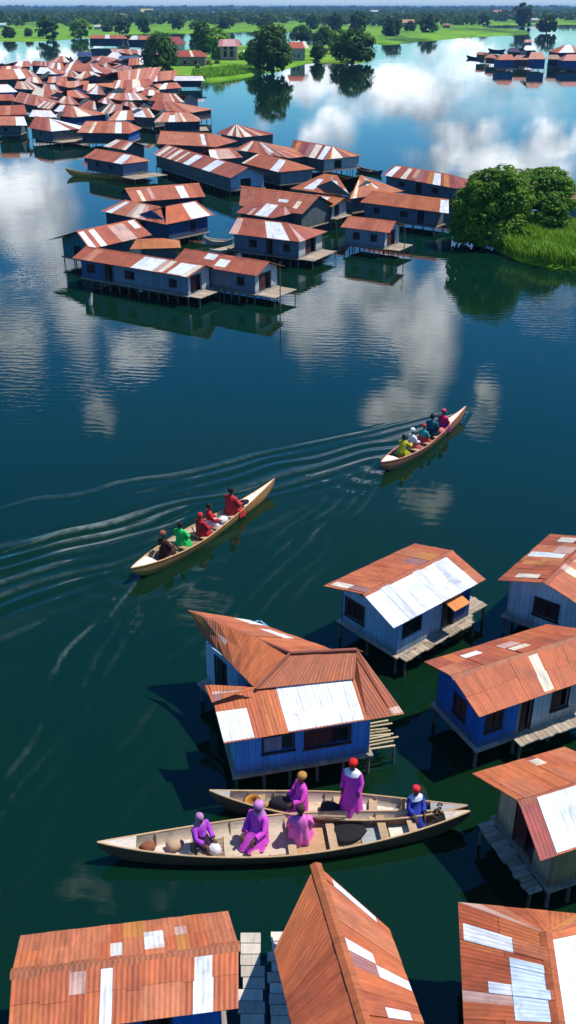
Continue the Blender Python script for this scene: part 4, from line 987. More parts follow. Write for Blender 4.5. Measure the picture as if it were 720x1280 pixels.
# ---- houses on land and the hamlet at the right
LG = 'houses on the green island'
def lh(label, A, B, R1, R2, **k):
    k.setdefault('detail', 0); k.setdefault('sheet', 1.6); k.setdefault('group', LG); k.setdefault('zf', .7); k.setdefault('rows', 1)
    return house(label, A, B, R1, R2, **k)
lh('long red roofed house beside the round tree on the green island', (221, 71), (257, 71), (223, 63), (250, 63.5), ze=3.4, wall=(.20, .16, .13), pal=[(.34, .065, .04)], wh=[(.5, .6, 0, 1, CREAM)], gold=0, hipr=True, ops=[('f', .2, .3, .5, 1.5, 'window'), ('f', .6, .7, .5, 1.5, 'window')])
lh('dark red roofed house with pale walls behind the round island tree', (203, 56), (233, 55.5), (203, 46), (226, 46), ze=4.5, wall=OFFW, pal=[(.24, .045, .04)], gold=0, ops=[('f', .5, .6, .8, 2, 'window')])
lh('two storey house with faded pink roof on the green island', (272, 58), (302, 58), (275, 49), (297, 49), ze=5.2, wall=(.30, .22, .17), pal=[(.40, .16, .13), (.5, .3, .26)], ops=[('f', .2, .4, 1, 3, 'window'), ('f', .6, .8, 1, 3, 'window'), ('f', .2, .4, 3.4, 4.6, 'window'), ('f', .6, .8, 3.4, 4.6, 'window')])
lh('low white hut among the bushes of the green island', (303, 67), (319, 67), (305, 62), (316, 62), ze=2.6, wall=(.6, .6, .58), wh=[(0, 1, 0, 1, (.7, .7, .7))])
lh('orange red roofed house between the two darkest island trees', (359, 60.5), (387, 60.5), (362, 52.5), (382, 52.5), ze=4.6, wall=(.4, .33, .27), pal=[(.40, .085, .04)], gold=0, wh=[(.8, 1, 0, 1, CREAM)], ops=[('f', .2, .3, .8, 2, 'window'), ('f', .5, .6, .8, 2, 'window')])
lh('long low orange shed on the far shore behind the village', (110, 48), (160, 48.5), (112, 43.5), (158, 43.5), ze=4, wall=NAVY, pal=[(.42, .13, .06)], wh=[(.42, .55, 0, 1, (.55, .62, .6))], gold=0, group='houses on the far shore')
lh('second long orange shed with a white roof dome, far shore behind the village', (160, 49.5), (198, 50), (162, 44.5), (192, 44.5), ze=4, wall=NAVY, pal=[(.42, .15, .08)], wh=[(.05, .3, 0, 1, (.55, .66, .62))], gold=0, group='houses on the far shore')
HG = 'stilt houses of the small hamlet at the upper right'
def hh(label, A, B, R1, R2, **k): return lh(label, A, B, R1, R2, group=HG, **k)
hh('blue walled orange roofed stilt house in the middle of the upper right hamlet', (622, 75), (644, 75), (627, 68), (640, 68), ze=3, wall=(.03, .10, .26), pal=[(.46, .15, .08)], gold=0, hipl=True, hipr=True)
hh('wider blue walled stilt house with salmon roof, right half of the hamlet', (660, 74), (683, 74), (664, 65), (677, 65), ze=3.4, wall=(.03, .09, .24), pal=[(.48, .22, .15)], gold=0, hipr=True)
hh('stilt house with red striped white pyramid roof at the right edge of the hamlet', (695, 66), (724, 66), (706, 56), (716, 56), ze=4, wall=(.02, .03, .07), wh=[(.0, .12, 0, 1, (.5, .06, .05)), (.12, .8, 0, 1, WHITE)], hipl=True, hipr=True)
hh('blue stilt house cut by the right edge, nearest in the hamlet', (704, 76), (734, 76), (709, 68), (728, 68), ze=3, wall=(.03, .09, .24), pal=[(.5, .2, .15)], gold=0, hipl=True)
hh('small orange roofed stilt house at the left end of the hamlet', (594, 68), (607, 68.5), (596, 65), (605, 65), ze=2.6, wall=(.25, .13, .08), pal=[(.42, .16, .08)], gold=0)
hh('white roofed stilt house behind the salmon roof of the hamlet', (653, 63), (671, 63), (657, 57), (669, 57), ze=3, wall=NAVY, wh=[(0, 1, 0, 1, (.7, .68, .68))])
hh('tiny pink hut standing alone in the water behind the hamlet', (655, 53), (666, 53), (657, 49.5), (664, 49.5), ze=4, wall=(.45, .28, .25), pal=[(.5, .25, .2)], gold=0)
hh('low brown hut with salmon roof between the two blue walled hamlet huts', (640, 74.5), (662, 75), (645, 69), (658, 69), ze=2.6, wall=(.16, .09, .06), pal=[(.44, .2, .14)], gold=0)
hh('dark open sided hut with tan roof, between salmon roof and white pyramid', (683, 74), (703, 74.5), (686, 68.5), (698, 68.5), ze=2.8, wall=(.03, .03, .05), pal=[(.42, .26, .16)], gold=0)
hh('dark roofed hut at the back of the hamlet, left of the white roof', (632, 65), (652, 65.5), (636, 60), (648, 60), ze=2.8, wall=NAVY, pal=[(.06, .05, .07)], gold=0)
hh('low orange roofed hut just left of the middle blue hamlet hut', (605, 72), (622, 73), (609, 67.5), (620, 67.5), ze=2.4, wall=(.12, .08, .07), pal=[(.46, .18, .1)], gold=0)
lh('red roofed blue hut behind the green bank at the right edge', (703, 252), (738, 256), (709, 239), (740, 243), ze=2.0, wall=(.12, .22, .4), pal=[(.34, .1, .07)], wh=[(.3, .45, 0, 1, PINK)], group=VG, detail=1)
# ------------------------------------------------------------------ canoes
def canoe(stern, bow, label, hw=.55, fb=.34, rise=.26, zt=.5, outside=(.36, .20, .09), inside=(.50, .42, .32), deck_col=(.62, .55, .42), thwarts=(), bow_deck=.0, stern_deck=.0,
          floors=(), ribs=8, rail=(.46, .31, .17), bottom=.09, panels=(), asym=0.0, group=None):
    S, B = at(*stern, zt), at(*bow, zt); S.z = B.z = 0
    L = (B - S).length; rz = math.atan2(B.y - S.y, B.x - S.x)
    root = empty('canoe', S, label, 'canoe', group, rz)
    rnd = random.Random(int(stern[0]))
    def w(t):
        x = abs(2 * t - 1 + asym * (1 - (2 * t - 1) ** 2)); ex = 1.75 if not asym else (1.30 if t > .5 - asym / 2 else 2.1); return hw * max(0.0, 1 - x ** ex) ** .95 + .010
    def g(t): return fb + rise * abs(2 * t - 1) ** 2.6
    def k(t): return -.12 + (fb + rise - .02) * abs(2 * t - 1) ** 9
    N = 40; ts = [i / N for i in range(N + 1)]
    def sec(t, ins):
        ww, gg, kk = max(.004, w(t) - ins), g(t), k(t)
        if ins: kk = max(kk + .05, min(bottom, gg - .05))
        pts = []
        for (a, b) in ((1, 1), (.93, .62), (.78, .22), (.5, .03), (0, 0), (-.5, .03), (-.78, .22), (-.93, .62), (-1, 1)):
            pts.append((t * L, ww * a, kk + (gg - kk) * b))
        return pts
    mb = MB()
    outer = [sec(t, 0) for t in ts]; inner = [sec(t, .035) for t in ts]
    mb.grid([r[::-1] for r in outer], outside); mb.grid(inner, inside)
    for side in (0, -1):
        mb.grid([[outer[i][side], inner[i][side]] if side == 0 else [inner[i][side], outer[i][side]] for i in range(N + 1)], rail, smooth=False)
    hull = mb.build('hull', M['boat'], root, loc=(0, 0, 0))
    for sd in (1, -1):
        m = MB(); m.tube([(t * L, sd * (w(t) - .012), g(t) + .008) for t in ts], .026, rail, 6); m.build('gunwale', M['boat'], root, loc=(0, 0, 0))
    def iw(t, z):          # inner half width at height z
        b = (z - max(k(t) + .05, min(bottom, g(t) - .05))) / max(.05, g(t) - bottom)
        return (w(t) - .03) * (.80 + .2 * min(1, max(0, b)))
    # bottom boards
    m = MB(); zf = bottom + .02; n = 6
    for j in range(n):
        rows = []
        for i in range(25):
            t = .10 + .80 * i / 24; hwid = iw(t, zf) * .80
            y0, y1 = -hwid + 2 * hwid * j / n + .008, -hwid + 2 * hwid * (j + 1) / n - .008
            rows.append([(t * L, y0, zf), (t * L, y1, zf)])
        kk = rnd.uniform(.65, 1.1); c = tuple(x * kk for x in (.30, .21, .13)); m.grid([r[::-1] for r in rows], c, smooth=False)
    m.build('floor_boards', M['boat'], root, loc=(0, 0, 0))
    for t in thwarts:
        z = g(t) - .10; h = iw(t, z) + .02
        kk = rnd.uniform(.8, 1.2); m = MB(); m.box((t * L, 0, z), (.2, 2 * h, .03), tuple(x * kk for x in (.42, .29, .17))); m.build('thwart', M['boat'], root, loc=(0, 0, 0))
    for i in range(ribs):
        t = .1 + .8 * (i + .5) / ribs; m = MB(); p = sec(t, .045)
        m.tube([(x, y * .985, z + .012) for x, y, z in p], .018, (.30, .2, .12), 5); m.build('rib', M['boat'], root, loc=(0, 0, 0))
    for (t0, t1, frac, c) in panels:     # loose pale boards lying on the bottom
        rows = []
        for i in range(9):
            t = t0 + (t1 - t0) * i / 8; h = iw(t, zf) * frac; rows.append([(t * L, h, zf + .03), (t * L, -h, zf + .03)])
        m = MB(); m.grid(rows, c, smooth=False); m.grid([[(x, y, z - .02) for x, y, z in r[::-1]] for r in rows], c, smooth=False); m.build('bottom_panel', M['boat'], root, loc=(0, 0, 0))
    for (t0, t1) in ((1 - bow_deck, .992), (.008, stern_deck)):
        if t1 - t0 < .03 or t1 - t0 > .6: continue
        rows = []
        for i in range(13):
            t = t0 + (t1 - t0) * i / 12; rows.append([(t * L, w(t) - .02, g(t) + .012), (t * L, 0, g(t) + .05), (t * L, -w(t) + .02, g(t) + .012)])
        m = MB(); m.grid(rows, deck_col); m.grid([[(x, y, z - .03) for x, y, z in r[::-1]] for r in rows], deck_col); m.build('end_deck', M['boat'], root, loc=(0, 0, 0))
    root['seat'] = 0
    return dict(root=root, S=S, L=L, rz=rz, g=g, w=w, bottom=zf)
def in_boat(c, t, y=0.0):
    d = Vector((math.cos(c['rz']), math.sin(c['rz']), 0)); n = Vector((-d.y, d.x, 0)); return c['S'] + d * (t * c['L']) + n * y

# ------------------------------------------------------------------ people
def skin_body(joints, edges, name):
    me = bpy.data.meshes.new(name); me.from_pydata([j[0] for j in joints], edges, [])
    o = bpy.data.objects.new(name, me); COL.objects.link(o)
    o.modifiers.new('s', 'SKIN'); sub = o.modifiers.new('d', 'SUBSURF'); sub.levels = 1; sub.render_levels = 1
    sv = me.skin_vertices[0].data
    for i, j in enumerate(joints):
        r = j[1]; sv[i].radius = r if hasattr(r, '__len__') else (r, r)
    sv[0].use_root = True
    dg = bpy.context.evaluated_depsgraph_get(); nm = bpy.data.meshes.new_from_object(o.evaluated_get(dg)); nm.name = name
    bpy.data.objects.remove(o)
    return nm
def person(loc, yaw, label, pose='sit', robe=(.5, .1, .5), robe2=None, head='bare', head_col=(.02, .018, .016), lean=0.0, scale=1.0, turn=0.0, arms='rest', group=None, seat=.3, wide=1.0, hem=None, rnd_seed=0, legs=(.02, .02, .03), collar=None):
    """local frame: faces +Y; z=0 is the boat floor"""
    rnd = random.Random(rnd_seed + int(loc[0] * 100))
    root = empty('person', loc, label, 'person', group, yaw); root.scale = (scale,) * 3
    J = []; E = []
    def add(p, r, par=None):
        J.append((p, r)); i = len(J) - 1
        if par is not None: E.append((par, i))
        return i
    sit = pose == 'sit'; zh = seat + .10 if sit else .88
    ly = lean
    pel = add((0, 0, zh), (.13, .10)); bel = add((0, ly * .3, zh + .17), (.125, .095), pel); che = add((0, ly * .75, zh + .36), (.145, .10), bel)
    nek0 = add((0, ly, zh + .50), (.07, .06), che); nek = add((0, ly + .01, zh + .57), .045, nek0)
    hx, hy = math.sin(turn), math.cos(turn)
    jaw = add((hx * .03, ly + .02 + hy * .02, zh + .63), (.062, .066), nek); hd = add((0, ly + .015, zh + .71), (.078, .092), jaw); top = add((0, ly + .005, zh + .79), (.058, .066), hd)
    add((hx * .112, ly + .02 + hy * .105, zh + .685), .014, hd)
    for s in (1, -1): add((s * .088 * hy, ly + .01 - s * .088 * hx, zh + .70), .014, hd)
    hands = []
    for s in (1, -1):
        sh = add((s * .17, ly, zh + .45), .055, che)
        if arms == 'rest' and sit: el, wr, fw = (s * .24, ly + .08, zh + .20), (s * .15, .33, zh + .13), Vector((-.1 * s, .95, -.25))
        elif arms == 'forward': el, wr, fw = (s * .25, ly + .2, zh + .25), (s * .14, ly + .46, zh + .27), Vector((-.2 * s, .95, 0))
        elif arms == 'paddle': el, wr, fw = (s * .26 + .08, ly + .16, zh + .28), (.16 + s * .10, ly + .38, zh + .30 - s * .16), Vector((.1, .9, -.3))
        else: el, wr, fw = (s * .24, ly - .02, zh + .18), (s * .22, ly + .10, zh - .06), Vector((0, .25, -.95))
        a = add(el, .040, sh); b = add(wr, .027, a); fw.normalize(); hands.append((el, wr))
        side = Vector((s, 0, 0)); side = (side - fw * side.dot(fw)).normalized(); up = side.cross(fw)
        if up.z > 0: up = -up
        W0 = Vector(wr); pm = add(tuple(W0 + fw * .06), (.034, .02), b)
        for q, (off, ln) in enumerate(((-.03, .062), (-.01, .074), (.01, .070), (.029, .056))):
            k0 = W0 + fw * .095 + side * off; i1 = add(tuple(k0), .0095, pm); i2 = add(tuple(k0 + fw * ln * .55 + up * .008), .0088, i1); add(tuple(k0 + fw * ln * .85 + up * .036), .0078, i2)
        t0 = W0 + fw * .035 - side * .036 * s * (1 if s == 1 else -1); i1 = add(tuple(t0), .011, pm); add(tuple(t0 + fw * .04 + up * .014 - side * .012), .009, i1)
    for s in (1, -1):
        hp = add((s * .09, 0, zh - .02), .085, pel)
        if sit: kn, an, to = (s * .13, .42, seat + .10), (s * .12, .40, .09), (s * .12, .53, .035)
        else: kn, an, to = (s * .10, .03, .48), (s * .10, -.01, .09), (s * .11, .13, .035)
        a = add(kn, .056, hp); b = add(an, .036, a); add(to, .032, b)
    body = bpy.data.objects.new('body', skin_body(J, E, 'body')); COL.objects.link(body); body.parent = root
    body.data.materials.clear(); body.data.materials.append(M['skin'])
    for p in body.data.polygons: p.use_smooth = True
    # robe: rings from the neck over the shoulders to the hem
    mb = MB(); nseg = 30; ph = rnd.random() * 6
    if sit: prof = [(.56, ly, .055, .055), (.52, ly, .10, .075), (.475, ly, .195, .105), (.36, ly * .8, .195, .135), (.2, ly * .5 + .01, .185 * wide, .145), (.08, .07, .23 * wide, .22), (-.03, .14, .26 * wide, .31), (-.14, .17, .27 * wide, .33), (-.26 if hem is None else hem, .19, .29 * wide, .34)]
    else: prof = [(.56, ly, .055, .055), (.52, ly, .10, .075), (.475, ly, .195, .105), (.34, ly * .8, .205, .14), (.12, ly * .4, .20 * wide, .15), (-.1, 0, .225 * wide, .18), (-.35, 0, .25 * wide, .21), (-.58, .01, .275 * wide, .235), (-.78 if hem is None else hem, .02, .30 * wide, .26)]
    rows = []
    for i, (dz, cy, rx, ry) in enumerate(prof):
        amp = .022 + .12 * max(0, i - 3) / 6
        rows.append([((rx * math.cos(a)) * (1 + amp * math.sin(7 * a + ph + i * .2) + amp * .6 * math.sin(12 * a + ph * 2)), cy + ry * math.sin(a) * (1 + amp * math.sin(7 * a + ph + i * .2) + amp * .5 * math.sin(11 * a + ph)), zh + dz + (.02 * math.sin(5 * a + ph) if i > 6 else 0)) for a in [2 * math.pi * k / nseg for k in range(nseg)]])
    cols = [robe] * (len(rows) - 1)
    if robe2: cols = [robe if i < 4 else robe2 for i in range(len(rows) - 1)]
    mb.grid([r[::-1] for r in rows], robe, closed=True, cols=cols)
    for s in (0, 1):
        el, wr = hands[s]; sx_ = 1 if s == 0 else -1; e, w_ = Vector(el), Vector(wr)
        mb.tube([(sx_ * .12, ly, zh + .47), (sx_ * .18, ly, zh + .45), e, e + (w_ - e) * .55, e + (w_ - e) * .86], [.07, .082, .07, .066, .072], robe, 10)
    mb.build('robe', M['cloth'], root, loc=(0, 0, 0))
    if sit is False or hem is not None:
        pass
    # head cover
    mb = MB(); hz = zh + .715; hyc = ly + .012
    def ell(zs, k, col, n=16, back=0.0, front_open=False):
        rows = []
        for (dz, rx, ry) in zs:
            rows.append([(rx * k * math.cos(a) * hy + ry * k * math.sin(a) * hx, hyc - back + ry * k * math.sin(a) * hy - rx * k * math.cos(a) * hx, hz + dz) for a in [2 * math.pi * q / n for q in range(n)]])
        mb.grid([r[::-1] for r in rows], col, closed=True); return rows
    if head == 'bare':
        ell([(.132, .01, .01), (.122, .05, .055), (.09, .082, .092), (.04, .094, .106), (-.0, .094, .10), (-.04, .085, .085)], 1, head_col, back=.018); mb.build('hair', M['cloth'], root, loc=(0, 0, 0))
    elif head == 'scarf':
        ell([(.142, .01, .01), (.132, .06, .065), (.09, .095, .106), (.03, .108, .12), (-.03, .10, .10)], 1, head_col, back=.022)
        ell([(.0, .106, .085), (-.08, .10, .085), (-.16, .13, .10), (-.22, .17, .12)], 1, head_col, back=.045)
        mb.build('headscarf', M['cloth'], root, loc=(0, 0, 0))
    elif head == 'wrap':
        ell([(.175, .01, .01), (.168, .07, .075), (.12, .115, .122), (.06, .12, .13), (.015, .10, .11)], 1, head_col, back=.02); mb.build('head_wrap', M['cloth'], root, loc=(0, 0, 0))
    elif head == 'hat':
        ell([(.16, .01, .01), (.155, .07, .075), (.11, .095, .105), (.065, .10, .11)], 1, head_col, back=.01)
        ell([(.068, .098, .108), (.06, .17, .18), (.048, .17, .18), (.05, .09, .10)], 1, collar or head_col, back=.01); mb.build('hat', M['cloth'], root, loc=(0, 0, 0))
    if collar:
        mb = MB(); rows = [[(rx * math.cos(a), ly + ry * math.sin(a), zh + dz) for a in [2 * math.pi * q / 20 for q in range(20)]] for (dz, rx, ry) in ((.575, .07, .07), (.55, .14, .10), (.50, .215, .125), (.43, .225, .15))]
        mb.grid([r[::-1] for r in rows], collar, closed=True); mb.build('shawl', M['cloth'], root, loc=(0, 0, 0))
    return root
MAG = (.62, .07, .52); VIO = (.38, .055, .50); ROSE = (.78, .16, .50); DRED = (.42, .022, .025)
C_OUT, C_IN = (.15, .085, .045), (.50, .41, .30)
cC = canoe((122, 1057), (587, 1018), 'long open canoe with three figures in purple and pink, nearer of the moored pair', hw=.66, thwarts=(.27, .41, .51, .62, .76, .84), stern_deck=.10, bow_deck=.07,
           outside=C_OUT, inside=C_IN, deck_col=(.56, .48, .40), panels=((.10, .24, .85, (.58, .50, .42)), (.33, .50, .8, (.50, .40, .29)), (.52, .60, .85, (.42, .25, .13)), (.70, .76, .9, (.30, .32, .30)), (.78, .88, .95, (.62, .56, .46))), rail=(.50, .33, .18), group='canoes moored in front of the blue hut')
cD = canoe((262, 992), (584, 1011), 'shorter moored canoe nearest the blue hut, carrying the figure in the red hat', hw=.47, thwarts=(.20, .36, .50, .64, .78), stern_deck=.08, bow_deck=.14, outside=C_OUT, inside=(.48, .40, .31),
           deck_col=(.33, .32, .31), panels=((.10, .20, .85, (.60, .55, .42)), (.22, .30, .8, (.45, .25, .06)), (.37, .46, .85, (.55, .42, .28)), (.60, .72, .9, (.60, .56, .48))), group='canoes moored in front of the blue hut')
WOODS = (.48, .26, .10)
cA = canoe((164, 714), (343, 602), 'long pale bowed canoe with five people under way in front of the near huts', hw=.56, fb=.36, bow_deck=.27, stern_deck=.12, thwarts=(.2, .3, .42, .52, .64), outside=(.42, .21, .075), inside=(.50, .40, .30), deck_col=(.80, .72, .56), rail=(.52, .29, .12),
           bottom=.12, panels=((.5, .7, .85, (.6, .56, .5)),), group='canoes under way on the open water', asym=.22)
cB = canoe((476, 581), (582, 511), 'farther canoe with cream bow and brightly dressed passengers on the open water', hw=.52, fb=.36, bow_deck=.25, stern_deck=.13, thwarts=(.22, .34, .46, .57, .68), outside=(.38, .15, .08), inside=(.05, .045, .05), deck_col=(.80, .72, .54), rail=(.50, .20, .13),
           bottom=.12, group='canoes under way on the open water', asym=.22)
PI = math.pi
def seat_p(c, t, y, yaw, label, **k):
    p = in_boat(c, t, y); p.z = c['bottom']; k.setdefault('seat', max(.12, c['g'](t) - .085 - c['bottom']))
    return person(p, c['rz'] - PI / 2 + yaw, label, **k)
def tpos(c, px, py, z):
    q = at(px, py, z) - c['S']; return (q.x * math.cos(c['rz']) + q.y * math.sin(c['rz'])) / c['L']
G1, G2 = 'people in the moored canoes', 'people in the canoes under way'
seat_p(cC, .27, .08, -.9, 'slim seated figure in violet robe and mauve headscarf, leftmost in the nearer moored canoe', robe=VIO, robe2=(.03, .015, .04), head='scarf', head_col=(.42, .2, .36), group=G1, hem=-.2, rnd_seed=1, wide=.72, scale=.93)
seat_p(cC, .425, .14, -2.3, 'seated figure in wide bright purple robe and lilac headscarf in the nearer canoe', robe=MAG, head='scarf', head_col=(.56, .22, .52), group=G1, wide=1.05, hem=-.17, rnd_seed=2, scale=1.12)
seat_p(cC, .535, -.06, 1.5, 'figure in rose pink robe and dark hair seen from behind in the nearer moored canoe', robe=ROSE, head='bare', head_col=(.06, .03, .03), group=G1, scale=1.12, wide=1.0, rnd_seed=3)
seat_p(cD, .36, .12, -2.6, 'seated figure in magenta robe and golden head wrap, in the farther moored canoe', robe=(.64, .07, .46), head='wrap', head_col=(.42, .22, .05), group=G1, rnd_seed=4, scale=1.0)
p_ = in_boat(cD, .555, .02); p_.z = cD['bottom'] + .03
person(p_, cD['rz'] + PI - .3, 'standing figure in long magenta robe, white shawl and red hat in the farther canoe', pose='stand', robe=(.60, .06, .48), head='wrap', head_col=(.60, .02, .02), collar=(.75, .76, .8), group=G1, rnd_seed=5, scale=.97)
seat_p(cD, .80, .0, -1.2, 'small seated figure in blue robe with red and white cap, near the canoe tips', robe=(.03, .05, .32), head='wrap', head_col=(.62, .03, .04), collar=(.6, .66, .8), group=G1, rnd_seed=6, scale=.86)
# boat A
seat_p(cA, .20, 0, 0, 'dark clothed person at the stern of the nearer moving canoe', robe=(.05, .02, .018), head='wrap', head_col=(.25, .08, .05), group=G2, rnd_seed=7)
seat_p(cA, .315, .05, .2, 'person in bright green, second from the stern of the nearer moving canoe', robe=(.02, .50, .10), group=G2, rnd_seed=8)
seat_p(cA, .43, -.10, 0, 'person in red with red headscarf, middle of the nearer moving canoe', robe=DRED, head='scarf', head_col=(.50, .03, .03), group=G2, rnd_seed=9, wide=1.1)
seat_p(cA, .52, .12, -.6, 'person in red top and white skirt, bareheaded, in the nearer moving canoe', robe=DRED, robe2=(.62, .56, .58), group=G2, rnd_seed=10)
seat_p(cA, .665, .02, 0, 'tallest red robed person, nearest the pale bow of the nearer moving canoe', robe=(.46, .03, .03), group=G2, rnd_seed=11, scale=1.18, wide=1.15)
seat_p(cB, .22, -.02, 0, 'person in yellow at the stern of the farther moving canoe', robe=(.45, .42, .03), arms='forward', group=G2, rnd_seed=12, lean=.12)
seat_p(cB, .36, .10, -.3, 'person in white top and pink wrap in the farther moving canoe', robe=(.68, .68, .72), robe2=(.52, .10, .10), head='wrap', head_col=(.7, .7, .74), group=G2, rnd_seed=13, scale=.95)
seat_p(cB, .47, .0, 0, 'person in teal with red head wrap, middle of the farther moving canoe', robe=(.03, .26, .24), robe2=(.45, .05, .04), head='wrap', head_col=(.42, .06, .05), group=G2, rnd_seed=14, scale=.9)
seat_p(cB, .575, .04, .2, 'dark blue and teal clad person with black hair in the farther moving canoe', robe=(.02, .09, .13), robe2=(.02, .03, .06), group=G2, rnd_seed=15, scale=1.12)
seat_p(cB, .70, -.02, 0, 'person in crimson, foremost in the farther moving canoe', robe=(.52, .02, .08), robe2=(.25, .02, .16), head='wrap', head_col=(.52, .06, .10), group=G2, rnd_seed=16)

# paddle, cargo, ropes
def paddle(c, t, y, label):
    p = in_boat(c, t, y); r = empty('paddle', (p.x, p.y, .55), label, 'paddle', None, c['rz'])
    m = MB(); m.tube([(0, 0, .42), (-.25, -.35, 0), (-.48, -.62, -.38)], .018, (.55, .38, .16), 6); m.build('shaft', M['boat'], r, loc=(0, 0, 0))
    m = MB(); rows = []
    for i in range(7):
        k = i / 6; w = .085 * math.sin(PI * min(1, .15 + k * .8)) ** .6; q = Vector((-.48, -.62, -.38)) + Vector((-.2, -.24, -.28)) * k
        rows.append([q + Vector((w, -w * .3, 0)), q + Vector((0, 0, .012)), q - Vector((w, -w * .3, 0)), q - Vector((0, 0, .012))])
    m.grid(rows, (.52, .36, .16), closed=True); m.build('blade', M['boat'], r, loc=(0, 0, 0))
for (t0_, t1_, yy, hh_, lb) in ((.13, .27, .12, .52, 'pale bent cane hoop at the stern of the nearer moving canoe'),):
    a_, b_ = in_boat(cA, t0_, yy), in_boat(cA, t1_, -yy); m = MB()
    m.tube([(b_ - a_) * (k / 10) + Vector((0, 0, .30 + hh_ * math.sin(PI * k / 10))) for k in range(11)], .022, (.55, .36, .15), 6)
    tag(m.build('cane_hoop', M['boat'], loc=a_), lb, 'hoop')
def basket(c, t, y, label, col, r_=.19, h=.2):
    p = in_boat(c, t, y); p.z = c['bottom'] + .055; m = MB(); n = 18
    rows = []
    for (z, r) in ((0, .8), (.25, .93), (.5, 1.0), (.75, 1.04), (1, 1.06), (1, .98), (.4, .92), (.1, .8)):
        rows.append([(r_ * r * math.cos(2 * PI * k / n) * (1 + .02 * (k % 2)), r_ * r * math.sin(2 * PI * k / n) * (1 + .02 * (k % 2)), z * h) for k in range(n)])
    m.grid([q[::-1] for q in rows], col, closed=True); m.cap(rows[0], col, True); m.cap(rows[-1], tuple(x * .5 for x in col))
    o = m.build('basket', M['wood'], loc=p); tag(o, label, 'basket')
def bundle(c, t, y, label, col, s=(.26, .2, .15), seed=1, name='sack'):
    p = in_boat(c, t, y); p.z = c['bottom'] + .055; m = MB(); rr = random.Random(seed); rows = []
    for i in range(8):
        a = -PI / 2 + PI * i / 7; r = math.cos(a); z = max(0, math.sin(a) * .6 + .5)
        rows.append([(s[0] * r * math.cos(b) * (1 + .13 * math.sin(3 * b + seed) + .07 * rr.uniform(-1, 1)), s[1] * r * math.sin(b) * (1 + .12 * math.sin(2 * b + seed)), z * s[2] * 2) for b in [2 * PI * k / 14 for k in range(14)]])
    m.grid([q[::-1] for q in rows], col, closed=True); o = m.build(name, M['cloth'], loc=p); o.rotation_euler.z = c['rz']; tag(o, label, name)
basket(cD, .17, 0, 'orange woven basket in the left end of the farther moored canoe', (.50, .22, .04))
bundle(cD, .285, .0, 'black bag lying in the farther moored canoe beside the golden wrapped figure', (.02, .02, .025), (.34, .2, .15), 3, 'bag')
bundle(cC, .305, -.22, 'white bundle beside the slim violet figure in the nearer moored canoe', (.66, .62, .60), (.17, .15, .13), 4)
bundle(cC, .13, .05, 'brown sack near the left tip of the nearer moored canoe', (.22, .08, .04), (.2, .14, .1), 5)
bundle(cC, .20, .05, 'tan sack just left of the slim violet figure', (.46, .30, .2), (.22, .16, .1), 6)
bundle(cC, .665, .02, 'black slab standing in for interior shade right of the pink robed figure', (.015, .015, .017), (.44, .34, .055), 7, 'interior_shade')  # flat black lump added where the hull interior is only in shade
bundle(cD, .47, -.02, 'dark mound standing in for the shadow left of the standing red hatted figure', (.03, .022, .022), (.26, .22, .12), 8, 'shadow mound'.replace(' ', '_'))  # dark mound added for the shadow that the standing figure casts
bundle(cA, .75, 0, 'black lump standing in for the dark hatch at the pale bow, nearer moving canoe', (.012, .012, .014), (.32, .22, .16), 9)  # added black lump stands in for the dark hatch, not cargo
bundle(cA, .575, -.14, 'pale bundle between the red figures in the nearer moving canoe', (.62, .58, .56), (.26, .18, .15), 10)
bundle(cB, .64, -.2, 'red and pale bundle near the crimson figure in the farther moving canoe', (.60, .2, .16), (.2, .16, .15), 11)
# pole laid along the nearer moored canoe, and the lashing that ties the pair
a_, b_ = in_boat(cC, .54, .42), in_boat(cC, .665, .33); a_.z = b_.z = .40; b_.z = .42
m = MB(); m.tube([a_ - a_, (b_ - a_) * .5 + Vector((0, 0, .05)), b_ - a_], .035, (.30, .2, .13), 7); tag(m.build('pole', M['boat'], loc=a_), 'bent wooden pole lying along the far side of the nearer moored canoe', 'pole')
a_, b_ = in_boat(cC, .895, -.1), in_boat(cD, .90, .05); m = MB(); pts = []
for i in range(60):
    k = i / 59; q = lerp(a_, b_, k) - a_; pts.append((q.x + .07 * math.cos(k * 44), q.y + .05 * math.sin(k * 30), .50 + .09 * math.sin(k * 44) - .0 * k))
m.tube(pts, .022, (.05, .035, .025), 5); tag(m.build('rope', M['wood'], loc=a_), 'dark rope lashing the right tips of the two moored canoes together', 'rope')
# village canoe and the jetties
canoe((82, 214), (178, 219), 'narrow ochre canoe moored along the plain orange hut in the village', hw=.55, fb=.4, rise=.5, zt=.55, outside=(.48, .26, .06), inside=(.30, .18, .07), rail=(.55, .32, .09), thwarts=(.3, .5, .7), ribs=0)
canoe((255, 299), (292, 301), 'small pale canoe moored beside the slate hut with the broad white sheet', hw=.5, fb=.35, rise=.3, zt=.4, outside=(.50, .44, .34), inside=(.42, .36, .27), rail=(.6, .55, .44), thwarts=(.3, .6), ribs=0)
canoe((262, 314), (300, 305), 'second pale canoe, lying nearer the front of the village', hw=.45, fb=.3, rise=.3, zt=.4, outside=(.50, .45, .36), inside=(.40, .36, .28), rail=(.6, .56, .46), thwarts=(.4, .7), ribs=0)
canoe((445, 209), (478, 215), 'dark canoe lying between the red brown hip roof and the red striped roof', hw=.6, fb=.3, rise=.3, zt=.4, outside=(.08, .06, .05), inside=(.05, .045, .04), rail=(.3, .22, .16), thwarts=(.5,), ribs=0)
canoe((583, 71), (606, 73), 'dark long canoe at the left end of the upper right hamlet', hw=.9, fb=.7, rise=.5, zt=.6, outside=(.02, .04, .09), inside=(.03, .03, .04), rail=(.05, .07, .12), ribs=0, thwarts=(.5,))
